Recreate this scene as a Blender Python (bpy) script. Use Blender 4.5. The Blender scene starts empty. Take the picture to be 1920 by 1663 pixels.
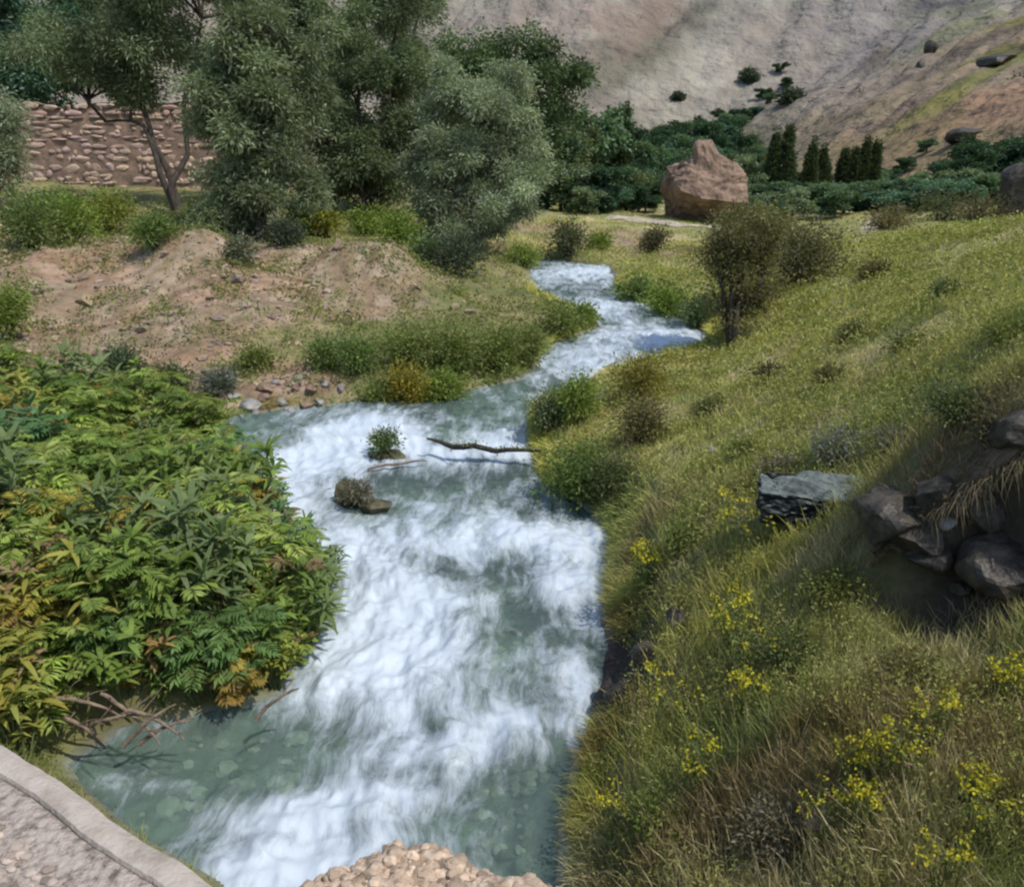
import bpy, math, random
import numpy as np
from mathutils import Vector
rng = np.random.default_rng(7)
random.seed(7)
SC = bpy.context.scene
COL = SC.collection
# ------------------------------------------------------------------ camera, world, sun, exposure
CAM_H = 4.0; PITCH = math.radians(18.4); FPX = 1600.0; W, HH = 1920.0, 1663.0
cd = bpy.data.cameras.new('camera'); cam = bpy.data.objects.new('camera', cd); COL.objects.link(cam)
cam.location = (0, 0, CAM_H); cam.rotation_euler = (math.radians(90) - PITCH, 0, 0)
cd.sensor_fit = 'HORIZONTAL'; cd.sensor_width = 36; cd.lens = 36 * FPX / W; cd.clip_end = 5000; cd.clip_start = 0.05
SC.camera = cam
SUN = Vector((0.50, -0.33, 0.95)).normalized()
world = bpy.data.worlds.new('World'); SC.world = world; world.use_nodes = True
nt = world.node_tree; bg = nt.nodes['Background']
sky = nt.nodes.new('ShaderNodeTexSky'); sky.sky_type = 'NISHITA'; sky.sun_disc = False
sky.sun_elevation = math.asin(SUN.z); sky.sun_rotation = math.atan2(SUN.x, SUN.y)
nt.links.new(sky.outputs[0], bg.inputs[0]); bg.inputs[1].default_value = 0.15
sl = bpy.data.lights.new('sun', 'SUN'); sl.energy = 2.8; sl.angle = math.radians(0.6); sl.color = (1, .95, .88)
so = bpy.data.objects.new('sun', sl); COL.objects.link(so); so.rotation_euler = SUN.to_track_quat('Z', 'Y').to_euler()
SC.view_settings.view_transform = 'Standard'; SC.view_settings.look = 'None'
SC.view_settings.exposure = 0.40; SC.view_settings.gamma = 1
SC.render.engine = 'CYCLES'
SC.cycles.filter_width = 2.3
SC.cycles.max_bounces = 6; SC.cycles.transparent_max_bounces = 8

# ------------------------------------------------------------------ helpers
sp, cp = math.sin(PITCH), math.cos(PITCH)
def ray(px, py):
    u = (px - W/2) / FPX; v = (py - HH/2) / FPX
    return np.array([u, cp - v*sp, -(sp + v*cp)])
def P(px, py, z):
    r = ray(px, py); t = (CAM_H - z) / -r[2]; return np.array([r[0]*t, r[1]*t, z])
def D(px, py, d):
    r = ray(px, py) * d; return np.array([r[0], r[1], CAM_H + r[2]])
def sstep(a, b, x):
    t = np.clip((x - a) / (b - a), 0, 1); return t*t*(3 - 2*t)
def _h(ix, iy, s):
    n = (ix.astype(np.int64)*374761393 + iy.astype(np.int64)*668265263 + s*1442695041) & 0x7fffffff
    n = ((n ^ (n >> 13)) * 1274126177) & 0x7fffffff
    return ((n ^ (n >> 16)) & 0xffff) / 65535.0
def vnoise(x, y, s=0):
    x = np.asarray(x, float); y = np.asarray(y, float)
    ix = np.floor(x); iy = np.floor(y); fx = x-ix; fy = y-iy
    fx = fx*fx*(3-2*fx); fy = fy*fy*(3-2*fy)
    a = _h(ix, iy, s); b = _h(ix+1, iy, s); c = _h(ix, iy+1, s); d = _h(ix+1, iy+1, s)
    return (a*(1-fx)+b*fx)*(1-fy) + (c*(1-fx)+d*fx)*fy
def fbm(x, y, s=0, o=4):
    r = 0; a = .5; f = 1.0; t = 0
    for k in range(o):
        r = r + a*vnoise(x*f + 17.3*k, y*f - 9.1*k, s+k); t += a; a *= .5; f *= 2.03
    return r / t
def tag(o, label=None, cat=None, group=None, kind=None):
    if label: o['label'] = label
    if cat: o['category'] = cat
    if group: o['group'] = group
    if kind: o['kind'] = kind
    return o
def empty(name, loc=(0, 0, 0), rz=0, parent=None):
    o = bpy.data.objects.new(name, None); COL.objects.link(o)
    o.location = tuple(float(v) for v in loc); o.rotation_euler = (0, 0, rz); o.empty_display_size = .2
    if parent: o.parent = parent
    return o
def mesh(name, V, F, mat, parent=None, col=None, smooth=False, attrs=None, link=True):
    """V: n x 3; F: m x k int array, or list of such arrays; col n x 3"""
    V = np.asarray(V, np.float32)
    Fs = F if isinstance(F, list) else [F]
    Fs = [np.asarray(f, np.int32) for f in Fs if len(f)]
    me = bpy.data.meshes.new(name); me.vertices.add(len(V)); me.vertices.foreach_set('co', V.ravel())
    lv = np.concatenate([f.ravel() for f in Fs]); cnt = np.concatenate([np.full(len(f), f.shape[1], np.int32) for f in Fs])
    me.loops.add(len(lv)); me.loops.foreach_set('vertex_index', lv)
    me.polygons.add(len(cnt)); st = np.concatenate([[0], np.cumsum(cnt)[:-1]]).astype(np.int32)
    me.polygons.foreach_set('loop_start', st)
    me.polygons.foreach_set('use_smooth', np.full(len(cnt), bool(smooth)))
    if col is not None:
        a = me.color_attributes.new('Col', 'FLOAT_COLOR', 'POINT')
        c4 = np.ones((len(V), 4), np.float32); c4[:, :3] = col; a.data.foreach_set('color', c4.ravel())
    for k, v in (attrs or {}).items():
        a = me.attributes.new(k, 'FLOAT', 'POINT'); a.data.foreach_set('value', np.asarray(v, np.float32))
    me.update(calc_edges=True); me.validate()
    if mat: me.materials.append(mat)
    o = bpy.data.objects.new(name, me)
    if link: COL.objects.link(o)
    if parent: o.parent = parent
    return o
def copy_tree(o, parent=None):
    c = o.copy(); COL.objects.link(c)
    if parent: c.parent = parent
    for ch in KIDS.get(o.name, []):
        k = ch.copy(); COL.objects.link(k); k.parent = c
    return c
KIDS = {}
def norm(a): return a / (np.linalg.norm(a, axis=-1, keepdims=True) + 1e-9)

# ------------------------------------------------------------------ materials
def newmat(name):
    m = bpy.data.materials.new(name); m.use_nodes = True; n = m.node_tree
    return m, n, n.nodes['Principled BSDF'], n.nodes, n.links
def leafmat(name, trans=.36, spec=.2, rough=.55):
    m, n, b, N, L = newmat(name)
    at = N.new('ShaderNodeAttribute'); at.attribute_name = 'Col'
    b.inputs['Roughness'].default_value = rough; b.inputs['Specular IOR Level'].default_value = spec
    tr = N.new('ShaderNodeBsdfTranslucent'); mx = N.new('ShaderNodeMixShader'); mx.inputs[0].default_value = trans
    g = N.new('ShaderNodeMix'); g.data_type = 'RGBA'; g.blend_type = 'MULTIPLY'; g.inputs[0].default_value = 1
    g.inputs[7].default_value = (1.2, 1.25, .6, 1)
    L.new(at.outputs[0], g.inputs[6]); L.new(g.outputs[2], tr.inputs[0])
    L.new(at.outputs[0], b.inputs['Base Color']); L.new(b.outputs[0], mx.inputs[1]); L.new(tr.outputs[0], mx.inputs[2])
    L.new(mx.outputs[0], N['Material Output'].inputs[0])
    return m
LEAF = leafmat('leaf_surface'); GRASS = leafmat('grass_surface', .25, .15, .7)
def noisemat(name, c1, c2, scale=5, detail=6, bump=.3, rough=.9, c3=None, bscale=None, stretch=(1, 1, 1), attr=False, dist=.02):
    m, n, b, N, L = newmat(name)
    tc = N.new('ShaderNodeTexCoord'); mp = N.new('ShaderNodeMapping'); mp.inputs['Scale'].default_value = stretch
    L.new(tc.outputs['Object'], mp.inputs[0])
    no = N.new('ShaderNodeTexNoise'); no.inputs['Scale'].default_value = scale; no.inputs['Detail'].default_value = detail
    no.inputs['Roughness'].default_value = .65; L.new(mp.outputs[0], no.inputs['Vector'])
    cr = N.new('ShaderNodeValToRGB'); L.new(no.outputs[0], cr.inputs[0])
    cr.color_ramp.elements[0].position = .33; cr.color_ramp.elements[0].color = (*c1, 1)
    cr.color_ramp.elements[1].position = .67; cr.color_ramp.elements[1].color = (*c2, 1)
    if c3:
        e = cr.color_ramp.elements.new(.5); e.color = (*c3, 1)
    if attr:
        at = N.new('ShaderNodeAttribute'); at.attribute_name = 'Col'
        g = N.new('ShaderNodeMix'); g.data_type = 'RGBA'; g.blend_type = 'MULTIPLY'; g.inputs[0].default_value = 1
        L.new(at.outputs[0], g.inputs[6]); L.new(cr.outputs[0], g.inputs[7]); L.new(g.outputs[2], b.inputs['Base Color'])
    else: L.new(cr.outputs[0], b.inputs['Base Color'])
    b.inputs['Roughness'].default_value = rough; b.inputs['Specular IOR Level'].default_value = .25
    n2 = N.new('ShaderNodeTexNoise'); n2.inputs['Scale'].default_value = bscale or scale*3; n2.inputs['Detail'].default_value = 5
    L.new(mp.outputs[0], n2.inputs['Vector'])
    bp = N.new('ShaderNodeBump'); bp.inputs['Strength'].default_value = bump; bp.inputs['Distance'].default_value = dist
    L.new(n2.outputs[0], bp.inputs['Height']); L.new(bp.outputs[0], b.inputs['Normal'])
    return m
BARK = noisemat('bark', (.025, .02, .016), (.085, .068, .052), 9, 6, .6, stretch=(1, 1, .25))
DRYWOOD = noisemat('dry_wood', (.10, .07, .05), (.28, .21, .15), 14, 6, .5, stretch=(1, 1, 1))
WETWOOD = noisemat('wet_wood', (.015, .013, .010), (.06, .05, .035), 14, 6, .5, rough=.35)
ROCKTAN = noisemat('tan_rock', (.12, .08, .055), (.31, .215, .155), 1.6, 8, .8, c3=(.22, .15, .105), bscale=4, dist=.12)
ROCKGREY = noisemat('grey_rock', (.13, .13, .125), (.36, .34, .31), 5, 7, .7, dist=.02)
ROCKDARK = noisemat('dark_wet_rock', (.018, .016, .013), (.095, .080, .060), 7, 7, .8, rough=.45)
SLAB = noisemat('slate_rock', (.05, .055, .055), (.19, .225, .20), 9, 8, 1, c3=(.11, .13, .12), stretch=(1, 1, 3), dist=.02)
STONE = noisemat('wall_stone', (.7, .7, .7), (1.25, 1.2, 1.15), 4, 6, .6, attr=True)
SOIL = noisemat('ground_soil', (.62, .62, .62), (1.35, 1.33, 1.3), 3.5, 9, .7, attr=True, bscale=14, dist=.05)
CONCRETE = noisemat('old_concrete', (.24, .205, .175), (.46, .40, .35), 7, 9, .7, bscale=45, dist=.01)

# ------------------------------------------------------------------ river outline and water level
RIV = [  # py, left px, right px, level
    (1663, 395, 1075, 0), (1560, 230, 1088, 0), (1430, 95, 1098, 0), (1370, 190, 1118, 0), (1300, 505, 1140, .02),
    (1200, 575, 1165, .03), (1100, 585, 1150, .04), (1010, 550, 1160, .06), (950, 490, 1120, .10), (900, 462, 1025, .15),
    (860, 450, 1010, .20), (828, 425, 1008, .27), (806, 395, 1008, .42), (780, 440, 1010, .47), (760, 560, 1020, .49), (742, 830, 1090, .51),
    (700, 985, 1150, .55), (665, 1010, 1290, .60), (640, 1040, 1345, .63), (612, 1112, 1320, .66), (580, 1070, 1240, .70),
    (550, 1005, 1168, .74), (522, 985, 1160, .78), (505, 1000, 1155, .80), (496, 960, 1110, .82), (488, 900, 1030, .84), (482, 850, 930, .85)]
ry, rl, rr, rz = [], [], [], []
for py, l, r, z in RIV:
    a = P(l, py, z); b = P(r, py, z); ry.append(a[1]); rl.append(a[0]); rr.append(b[0]); rz.append(z)
ry = [-12, 1.5] + ry; rl = [-2.2, -2.1] + rl; rr = [.6, .5] + rr; rz = [-.35, -.05] + rz
ry, rl, rr, rz = map(np.array, (ry, rl, rr, rz))
YEND = ry[-1]
def XL(y): return np.interp(y, ry, rl) + .22*(fbm(y*1.1, y*0+3.3, 5, 3)-.5)
def XR(y): return np.interp(y, ry, rr) + .22*(fbm(y*1.3, y*0+8.3, 9, 3)-.5)
def WL(y): return np.interp(y, ry, rz)

# ------------------------------------------------------------------ terrain height
CTL = [  # px, py, z : ground heights read off the photograph
 # left bank
 (60,1400,.35),(250,1330,.3),(450,1240,.35),(430,1050,.45),(250,1180,.55),(60,1200,.7),(250,950,.6),(60,1000,.9),(400,880,.4),
 (250,800,.55),(60,820,.9),(430,760,.55),(300,720,.6),(550,720,.62),(150,690,.75),(40,640,1.0),(650,720,.7),(800,740,.62),(900,690,.75),
 (300,600,1.15),(150,560,1.35),(500,600,1.2),(250,500,1.8),(100,500,1.8),(430,480,1.85),(340,445,2.35),(400,450,2.3),(290,455,2.2),(650,560,1.25),(590,500,1.6),(680,450,2.3),(620,458,2.15),(745,468,2.1),(480,470,1.75),(500,520,1.5),(545,470,1.8),(815,520,1.1),
 (800,600,.95),(860,560,.95),(950,580,.85),(1040,600,.8),(960,650,.75),(800,660,.8),
 (60,440,2.15),(200,420,2.25),(330,398,2.3),(500,430,2.0),(600,420,2.0),(700,420,1.9),(850,480,1.3),(870,530,1.05),(950,500,1.0),
 (0,400,2.4),(150,375,2.45),(400,385,2.4),(700,395,2.2),(900,430,1.6),(950,415,1.5),(1050,410,1.4),(1050,450,1.15),(1180,410,1.35),(1300,425,1.2),(1200,460,1.05),(1300,470,1.05),
 # right bank far
 (1230,510,.95),(1300,515,.98),(1200,530,.95),(1280,570,.9),(1320,600,.85),(1400,440,1.1),
 # right slope
 (1370,660,.75),(1400,620,1.0),(1450,560,1.3),(1520,500,1.6),(1600,465,1.9),(1600,600,1.8),(1750,440,2.45),(1920,430,2.85),(1750,560,2.35),(1920,600,2.8),(1600,700,1.75),
 (1750,700,2.2),(1900,760,2.6),(1450,700,1.2),(1300,740,.78),(1200,770,.68),(1250,850,.75),(1430,800,1.25),(1600,850,1.7),
 (1300,1000,.95),(1200,1100,.55),(1300,1150,.8),(1420,980,1.25),(1250,1300,.6),(1400,1300,.95),(1180,1500,.45),(1350,1500,.8),(1500,1400,1.15),(1500,1150,1.3),(1650,1150,1.5),(1600,1300,1.3),
 (1800,1250,1.5),(1900,1400,1.5),(1650,1550,1.25),(1900,1640,1.35),(1800,1600,1.3),(1450,1640,.9),
 (1620,950,1.62),(1700,900,2.0),(1850,880,2.3)]
CP = [P(*c) for c in CTL]
CP += [np.array(c, float) for c in [
 (-6,5,1.0),(-10,6,1.6),(-8,9,1.5),(-16,14,2.2),(-14,20,2.3),(-25,30,3),(-30,20,3),(-20,40,3.1),(-10,42,2.9),(-3,45,2.2),(-40,50,3.8),(-35,5,3),(-6,-5,1.6),(-20,-10,2),
 (3.5,1,1.4),(5,-3,1.8),(8,3,2.9),(12,6,3.4),(20,5,4.2),(35,5,5),(14,12,3.3),(20,18,3.3),(30,25,3.6),(14,20,2.4),(11,27,1.6),(16,30,1.7),(8,26,1.25),(24,34,2.4),
 (20,-10,4),(38,-10,5),(0,52,1.3),(10,50,1.2),(20,50,1.4),(35,50,2.2),(0,70,1.4),(15,70,1.4),(35,75,2),(-20,70,2.5),(-45,70,4),(8,38,1.15),(13,40,1.2),(40,60,2.4)]]
CP = np.array(CP)
_c = np.hstack([np.ones((len(CP), 1)), CP[:, :2]])
_A = -np.sqrt(((CP[:, None, :2] - CP[None, :, :2])**2).sum(-1) + .35)
_M = np.block([[_A - .02*np.eye(len(CP)), _c], [_c.T, np.zeros((3, 3))]])
_w = np.linalg.solve(_M, np.concatenate([CP[:, 2], np.zeros(3)]))
SC_PTS = np.array([P(1655, 1040, 1.75)[:2], P(1760, 1030, 1.85)[:2], P(1860, 990, 2.0)[:2], P(1990, 960, 2.2)[:2], P(2250, 950, 2.4)[:2]])  # eroded scarp foot line
def base(x, y):
    x = np.asarray(x, float).ravel(); y = np.asarray(y, float).ravel(); out = np.empty_like(x)
    for s in range(0, len(x), 20000):
        xx = x[s:s+20000]; yy = y[s:s+20000]
        d = -np.sqrt((xx[:, None]-CP[None, :, 0])**2 + (yy[:, None]-CP[None, :, 1])**2 + .35)
        out[s:s+20000] = d @ _w[:-3] + _w[-3] + _w[-2]*xx + _w[-1]*yy
    return out
def river_dist(x, y):
    """signed: negative inside the river; approximate sideways distance"""
    l = XL(y); r = XR(y)
    d = np.maximum(l - x, x - r)
    g = np.abs(np.gradient(np.interp(np.linspace(-12, YEND, 400), ry, rl))) if False else 0
    dd = np.where(y > YEND, np.maximum(d, 0) + (y - YEND), d)
    return dd
def ground(x, y, detail=True):
    sh = np.shape(x); x = np.asarray(x, float).ravel(); y = np.asarray(y, float).ravel()
    b = base(x, y)
    # scarp: lower side sinks
    u = np.interp(x, SC_PTS[:, 0], SC_PTS[:, 1]); on = sstep(SC_PTS[0, 0]-.25, SC_PTS[0, 0]+.35, x)
    t = (y + .10*(fbm(x*5, y*0+4, 88, 3)-.5) - u)
    b = b + on*(.22*sstep(-.02, .06, t)*(1-sstep(.2, 2.2, t)) - .42*(1-sstep(-.03, .03, t))*sstep(-.75, -.15, t))
    if detail:
        far = np.clip(y/25, .25, 1.6)
        b = b + far*.30*(fbm(x*.55, y*.55, 21, 4)-.5) + .10*(fbm(x*2.2, y*2.2, 31, 3)-.5)
        g = gravel(x, y); b = b + g*.45*(fbm(x*.5+4, y*.35, 41, 4)-.45) + g*.12*(fbm(x*2.5, y*2.0, 43, 3)-.5)
    w = WL(y); d = river_dist(x, y)
    bw = np.where(x > (XL(y)+XR(y))/2, .40, .6)
    k = sstep(-.05, 1, d/bw)
    bank = w + .02 + (np.maximum(b, w+.10) - w - .02)*k
    bed = w - .12 - .30*sstep(0, .7, -d)*(1-.7*sstep(-.9, -1.6, x)*sstep(6.5, 5.5, y)) + .12*(fbm(x*2.5, y*2.5, 51, 3)-.5)
    h = np.where(d > -.05, bank, bed*sstep(.05, .25, -d) + (w+.02)*(1-sstep(.05, .25, -d)))
    return h.reshape(sh)
def blob(x, y, c, rx, ry_, p=1):
    return np.exp(-(((x-c[0])/rx)**2 + ((y-c[1])/ry_)**2)**p)
def gravel(x, y):
    g = 0
    for px, py, z, a, b in ((130,600,1.2,2.2,2.8),(330,480,1.9,3.0,3.4),(260,650,.9,1.9,1.6),(420,540,1.5,2.6,3),(680,480,1.7,2.2,2.6),(610,540,1.4,2.2,2.0),(90,500,1.7,3.2,3),(470,730,.6,1.5,1.1),(420,820,.45,.6,.5),(1080,440,1.2,3.5,3.5),(980,430,1.3,2,4),(1230,470,1.05,1.6,1.6)):
        g = np.maximum(g, blob(x, y, P(px, py, z), a, b, 1.5))
    return np.clip(g*1.25, 0, 1)
def gz(x, y): return float(ground(np.array([x]), np.array([y]))[0])
def hit(px, py, dmax=70):
    r = ray(px, py); t = np.concatenate([np.arange(1.5, 20, .04), np.arange(20, dmax, .15)])
    pts = r[None, :]*t[:, None]; pts[:, 2] += CAM_H
    g = ground(pts[:, 0], pts[:, 1]); i = np.argmax(pts[:, 2] < g)
    if not (pts[:, 2] < g).any(): i = len(t)-1
    return np.array([pts[i, 0], pts[i, 1], g[i]])

# soil colours
C_GRAV = np.array([.215, .155, .095]); C_GRAV2 = np.array([.29, .225, .155]); C_SOIL = np.array([.14, .12, .06]); C_GREEN = np.array([.14, .16, .05])
C_DRY = np.array([.24, .20, .10]); C_BED = np.array([.19, .20, .16])
def ground_col(x, y):
    n = fbm(x*.8, y*.8, 61, 5)[:, None]; n2 = fbm(x*2.7, y*2.7, 71, 4)[:, None]
    c = C_SOIL*(1-n2) + C_GREEN*n2
    c = c + (C_DRY - c)*sstep(.45, .62, n)*.8
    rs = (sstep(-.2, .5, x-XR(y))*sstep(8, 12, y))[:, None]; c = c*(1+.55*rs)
    g = gravel(x, y)[:, None]; gm = sstep(.3, .62, g + .45*(n2-.5) + .25*(n-.5))
    gc = C_GRAV + (C_GRAV2-C_GRAV)*sstep(.4, .65, n2)
    pink = fbm(x*.6+9, y*.6, 81, 3)[:, None]; gc = gc*(1 + np.array([.08, -.02, -.02])*sstep(.5, .65, pink))
    c = c*(1-gm) + gc*gm
    inside = sstep(-.05, .15, -river_dist(x, y))[:, None]
    bedc = C_BED*(.6+.9*n2)
    c = c*(1-inside) + bedc*inside
    # bare scarp earth, darkened with painted shade of the undercut
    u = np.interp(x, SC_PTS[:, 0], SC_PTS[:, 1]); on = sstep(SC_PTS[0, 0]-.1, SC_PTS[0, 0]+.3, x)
    hb = np.clip(1.5*np.exp(-((x-P(1175,1235,.25)[0])/.32)**2-((y-P(1175,1235,.25)[1])/.8)**2), 0, 1)[:, None]; c = c*(1-hb) + np.array([.045,.036,.032])*hb  # bank shadow at the river edge, put into the soil colour
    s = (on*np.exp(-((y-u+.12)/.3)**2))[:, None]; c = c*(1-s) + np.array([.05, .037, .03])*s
    # bank shade painted as a dark strip beside the water on the right
    d = river_dist(x, y); rb = (sstep(.45, .1, d)*sstep(-.1, .05, d)*(x > (XL(y)+XR(y))/2)*(y < 9))[:, None]
    rb = rb*.8; c = c*(1-rb) + np.array([.05, .042, .032])*rb
    return c
def grid_mesh(name, xs, ys, fz, fc, mat, smooth=True):
    X, Y = np.meshgrid(xs, ys); Z = fz(X, Y); nx, ny = len(xs), len(ys)
    V = np.stack([X.ravel(), Y.ravel(), Z.ravel()], 1)
    i = (np.arange(ny-1)[:, None]*nx + np.arange(nx-1)[None, :]).ravel()
    F = np.stack([i, i+1, i+nx+1, i+nx], 1)
    return mesh(name, V, F, mat, col=fc(X.ravel(), Y.ravel()) if fc else None, smooth=smooth)
tx = np.sinh(np.linspace(-3.75, 3.75, 560))*2.0; tx = tx[(tx > -46) & (tx < 46)]
ty = np.concatenate([np.linspace(-14, 1.5, 40)[:-1], np.geomspace(2.5, 77, 620)-1.0])
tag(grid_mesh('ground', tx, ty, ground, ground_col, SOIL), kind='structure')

# ------------------------------------------------------------------ far hills
def hillz(x, y):
    A = (y - 210)*.62 + x*.10 + 22*(fbm(x*.012, y*.006, 101, 4)-.5)
    rid = np.abs(fbm((x - y*.5)*.020, y*.006, 105, 4)-.5)*2
    A = A + 24*rid*sstep(200, 330, y) + 7*np.abs(fbm((x - y*.6)*.07, y*.018, 107, 4)-.5)*2*sstep(215, 300, y)
    A = A + 2.0*(fbm(x*.25, y*.12, 109, 3)-.5)
    xb = 30 + .10*(y-100)
    B = (x - xb)*.42 + 3.2*np.abs(fbm((x - y*.8)*.10, (x+y)*.02, 113, 4)-.5)*2*sstep(4, 25, x-xb) + 8*(fbm(x*.03, y*.02, 111, 4)-.5)*sstep(10, 60, x-xb)
    B = np.where(y < 75, B*sstep(60, 78, y), B)
    k = 6.0
    m = np.maximum(A, B); m = m + k*np.exp(-np.abs(A-B)/k)*.5
    L = (-x - 70)*.25
    m = np.maximum(m, L)
    e = sstep(-2, 10, m)
    near = np.interp(y, [60, 77, 110, 160, 240], [.0, .8, 1.8, 3.2, 9])
    z = near + np.maximum(m, 0)*e + e*2.6*(fbm(x*.08, y*.08, 121, 5)-.5)*np.clip(y/200, .5, 2.5)
    return z
def hillc(x, y):
    n = fbm(x*.02, y*.02, 131, 5)[:, None]; n2 = fbm(x*.12, y*.12, 141, 4)[:, None]
    st = fbm((x*.86-y*.5)*.045, (x*.5+y*.86)*.008, 151, 5)[:, None]
    c = np.array([.27, .26, .225]) + (np.array([.36, .35, .31])-np.array([.27, .26, .225]))*n2
    c = c + (np.array([.30, .255, .225])-c)*sstep(.48, .62, n)*.6
    c = c + (np.array([.115, .13, .085])-c)*sstep(.53, .64, st)*.7
    xb = 30 + .10*(y-100); B = sstep(2, 14, x-xb)[:, None]*sstep(230, 150, y)[:, None]
    tan = np.array([.26, .205, .135])*(.8+.4*n2)
    c = c*(1-B*.8) + tan*B*.8
    # reddish earth and green sward patches on the near spur
    for cx, cy, rx, r_, cc in ((84,132,15,16,(.33,.24,.16)),(74,112,9,9,(.30,.20,.09)),(92,160,12,12,(.17,.17,.05)),(70,128,6,22,(.18,.17,.05)),(104,142,12,14,(.3,.2,.13))):
        m = sstep(.35, .75, np.exp(-((x-cx)/rx)**2-((y-cy)/r_)**2)[:, None] + .5*(n2-.5)); c = c*(1-m) + np.array(cc)*m
    z = hillz(x, y); low = sstep(14, 5, z-.02*x)[:, None]*(1-B)
    c = c*(1-low) + np.array([.10, .115, .05])*low
    return c
def hhit(px, py):
    r = ray(px, py); t = np.arange(77, 800, 1.0); q = r[None]*t[:, None]; i = np.argmax(q[:, 2]+CAM_H < hillz(q[:, 0], q[:, 1])); return q[i]
HF = []   # natural patches of the slopes: from px,py to px,py, half width m, colour, strength
for a, b_, w, cc, s_ in (((1105,112),(1215,62),7,(.13,.14,.10),.6),((1190,70),(1345,12),8,(.12,.13,.09),.65),((1125,150),(1230,105),6,(.16,.15,.11),.7),((1290,30),(1360,5),9,(.09,.09,.08),.7),((1130,60),(1240,20),9,(.30,.22,.19),.5),
   ((1220,215),(1330,150),7,(.40,.38,.32),.5),((1400,30),(1420,160),16,(.40,.39,.35),.5),((1500,60),(1640,180),16,(.27,.235,.215),.6),((1600,20),(1760,60),14,(.25,.235,.24),.7),((1740,10),(1790,8),6,(.10,.095,.11),.9),((1770,60),(1850,30),9,(.20,.22,.11),.7),
   ((1820,215),(1920,200),9,(.36,.22,.14),.7),((1780,245),(1920,240),5,(.33,.21,.14),.6),((1700,235),(1920,105),4,(.17,.18,.05),.85),((1560,265),(1700,210),5,(.24,.17,.14),.6),((1720,215),(1760,200),5,(.22,.21,.06),.8),
   ((1560,290),(1780,285),7,(.27,.21,.11),.8),((1700,150),(1920,45),4,(.11,.09,.065),.75),((1860,110),(1925,85),4,(.07,.06,.05),.8),((1640,120),(1660,95),4,(.13,.11,.09),.8),((1440,195),(1500,175),5,(.10,.09,.085),.9),((1000,60),(1100,30),14,(.34,.28,.25),.5)):
    HF.append((hhit(*a)[:2], hhit(*b_)[:2], w, np.array(cc), s_))
def hillc2(x, y):
    c = hillc(x, y); nz = fbm(x*.09, y*.09, 171, 5); n3 = fbm(x*.3, y*.3, 175, 3)
    for a, b_, w, cc, s_ in HF:
        ab = b_-a; t = np.clip(((x-a[0])*ab[0]+(y-a[1])*ab[1])/(ab@ab+1e-6), 0, 1); d = np.hypot(x-a[0]-t*ab[0], y-a[1]-t*ab[1])/w
        m = (sstep(1.25, .35, d + 1.8*(nz-.5) + .9*(n3-.5))*s_)[:, None]; c = c*(1-m) + cc*m
    return c*np.array([.80, .755, .68])
HILLM = noisemat('hillside', (.72, .72, .74), (1.2, 1.2, 1.18), .12, 10, .9, attr=True, bscale=.35, dist=2.5)
hx = np.concatenate([np.linspace(-420, -60, 60), np.linspace(-58, 260, 330), np.linspace(263, 620, 70)])
hy = np.concatenate([np.linspace(66, 200, 150), np.linspace(202, 520, 230), np.linspace(525, 900, 60)])
tag(grid_mesh('hills', hx, hy, hillz, hillc2, HILLM), kind='structure')
# plain under everything so that side views never run off the sheet
X, Y = np.meshgrid(np.linspace(-1500, 1500, 3), np.linspace(-1500, 1500, 3))
tag(mesh('valley_floor', [(-1500,-1500,-3.5),(1500,-1500,-3.5),(1500,1500,-3.5),(-1500,1500,-3.5)], np.array([[0,1,2,3]]), noisemat('valley_soil', (.10,.09,.05), (.22,.18,.10), .05, 6, .2)), kind='structure')

# ------------------------------------------------------------------ water
FO = [  # px, py, rx m, ry m, amount
 (740,1120,.75,.9,1.0),(700,1240,.7,.5,.75),(640,1010,.9,.6,.8),(540,960,.5,.7,.8),(540,890,.6,.7,.7),(640,800,.8,.8,.75),(560,830,.8,.6,.5),(900,805,1.5,.35,.9),
 (700,785,.6,.5,.6),(960,860,.7,.5,.35),(860,960,.7,.5,.3),(1060,1000,.7,.45,.75),(960,1010,.8,.35,.55),(1090,1090,.35,.7,.75),(1010,1080,.35,.35,.5),(1050,1240,.22,.6,.6),(1100,1290,.12,.5,.55),
 (860,1390,.7,.22,.75),(1000,1340,.6,.2,.5),(700,1470,.7,.22,.7),(560,1500,.5,.25,.5),(460,1600,.7,.35,.85),(620,1590,.5,.3,.6),(340,1440,.25,.12,.5),(330,1490,.5,.2,.25),(790,1330,.6,.3,.3),
 (1130,520,1.6,3,.5),(1060,530,1.4,1.4,.6),(1130,590,1.1,1.4,.8),(1230,640,1.5,1.1,.85),(1100,680,1.2,1.2,.6),(1280,655,.8,.6,.4),(1130,725,.5,.8,.5),(1000,745,.8,.5,.3),
 (920,1550,.3,.5,.35),(800,1200,.8,.8,.35),
 (870,900,.9,.6,-.12),(750,850,.5,.5,-.2),(960,1110,.25,.7,-.45),(950,1200,.4,.6,-.3),(1040,1170,.35,.3,-.35),(860,1480,.3,.3,-.5),(1040,1480,.35,.5,-.75),(1100,1330,.3,.5,-.3),(700,1340,.6,.2,-.3),
 (400,1380,.7,.35,-.5),(480,1440,.4,.2,-.4),(250,1500,.5,.4,-.45),(500,1540,.3,.15,-.4),(950,750,1.2,.3,-.3),(870,1060,.5,.25,-.25),(440,790,.8,.4,-.35),(1160,1350,.25,.8,-.3),(300,1600,.5,.3,-.3),(1300,665,.8,.3,-.7),(1000,1560,.3,.3,-.4)]
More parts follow.
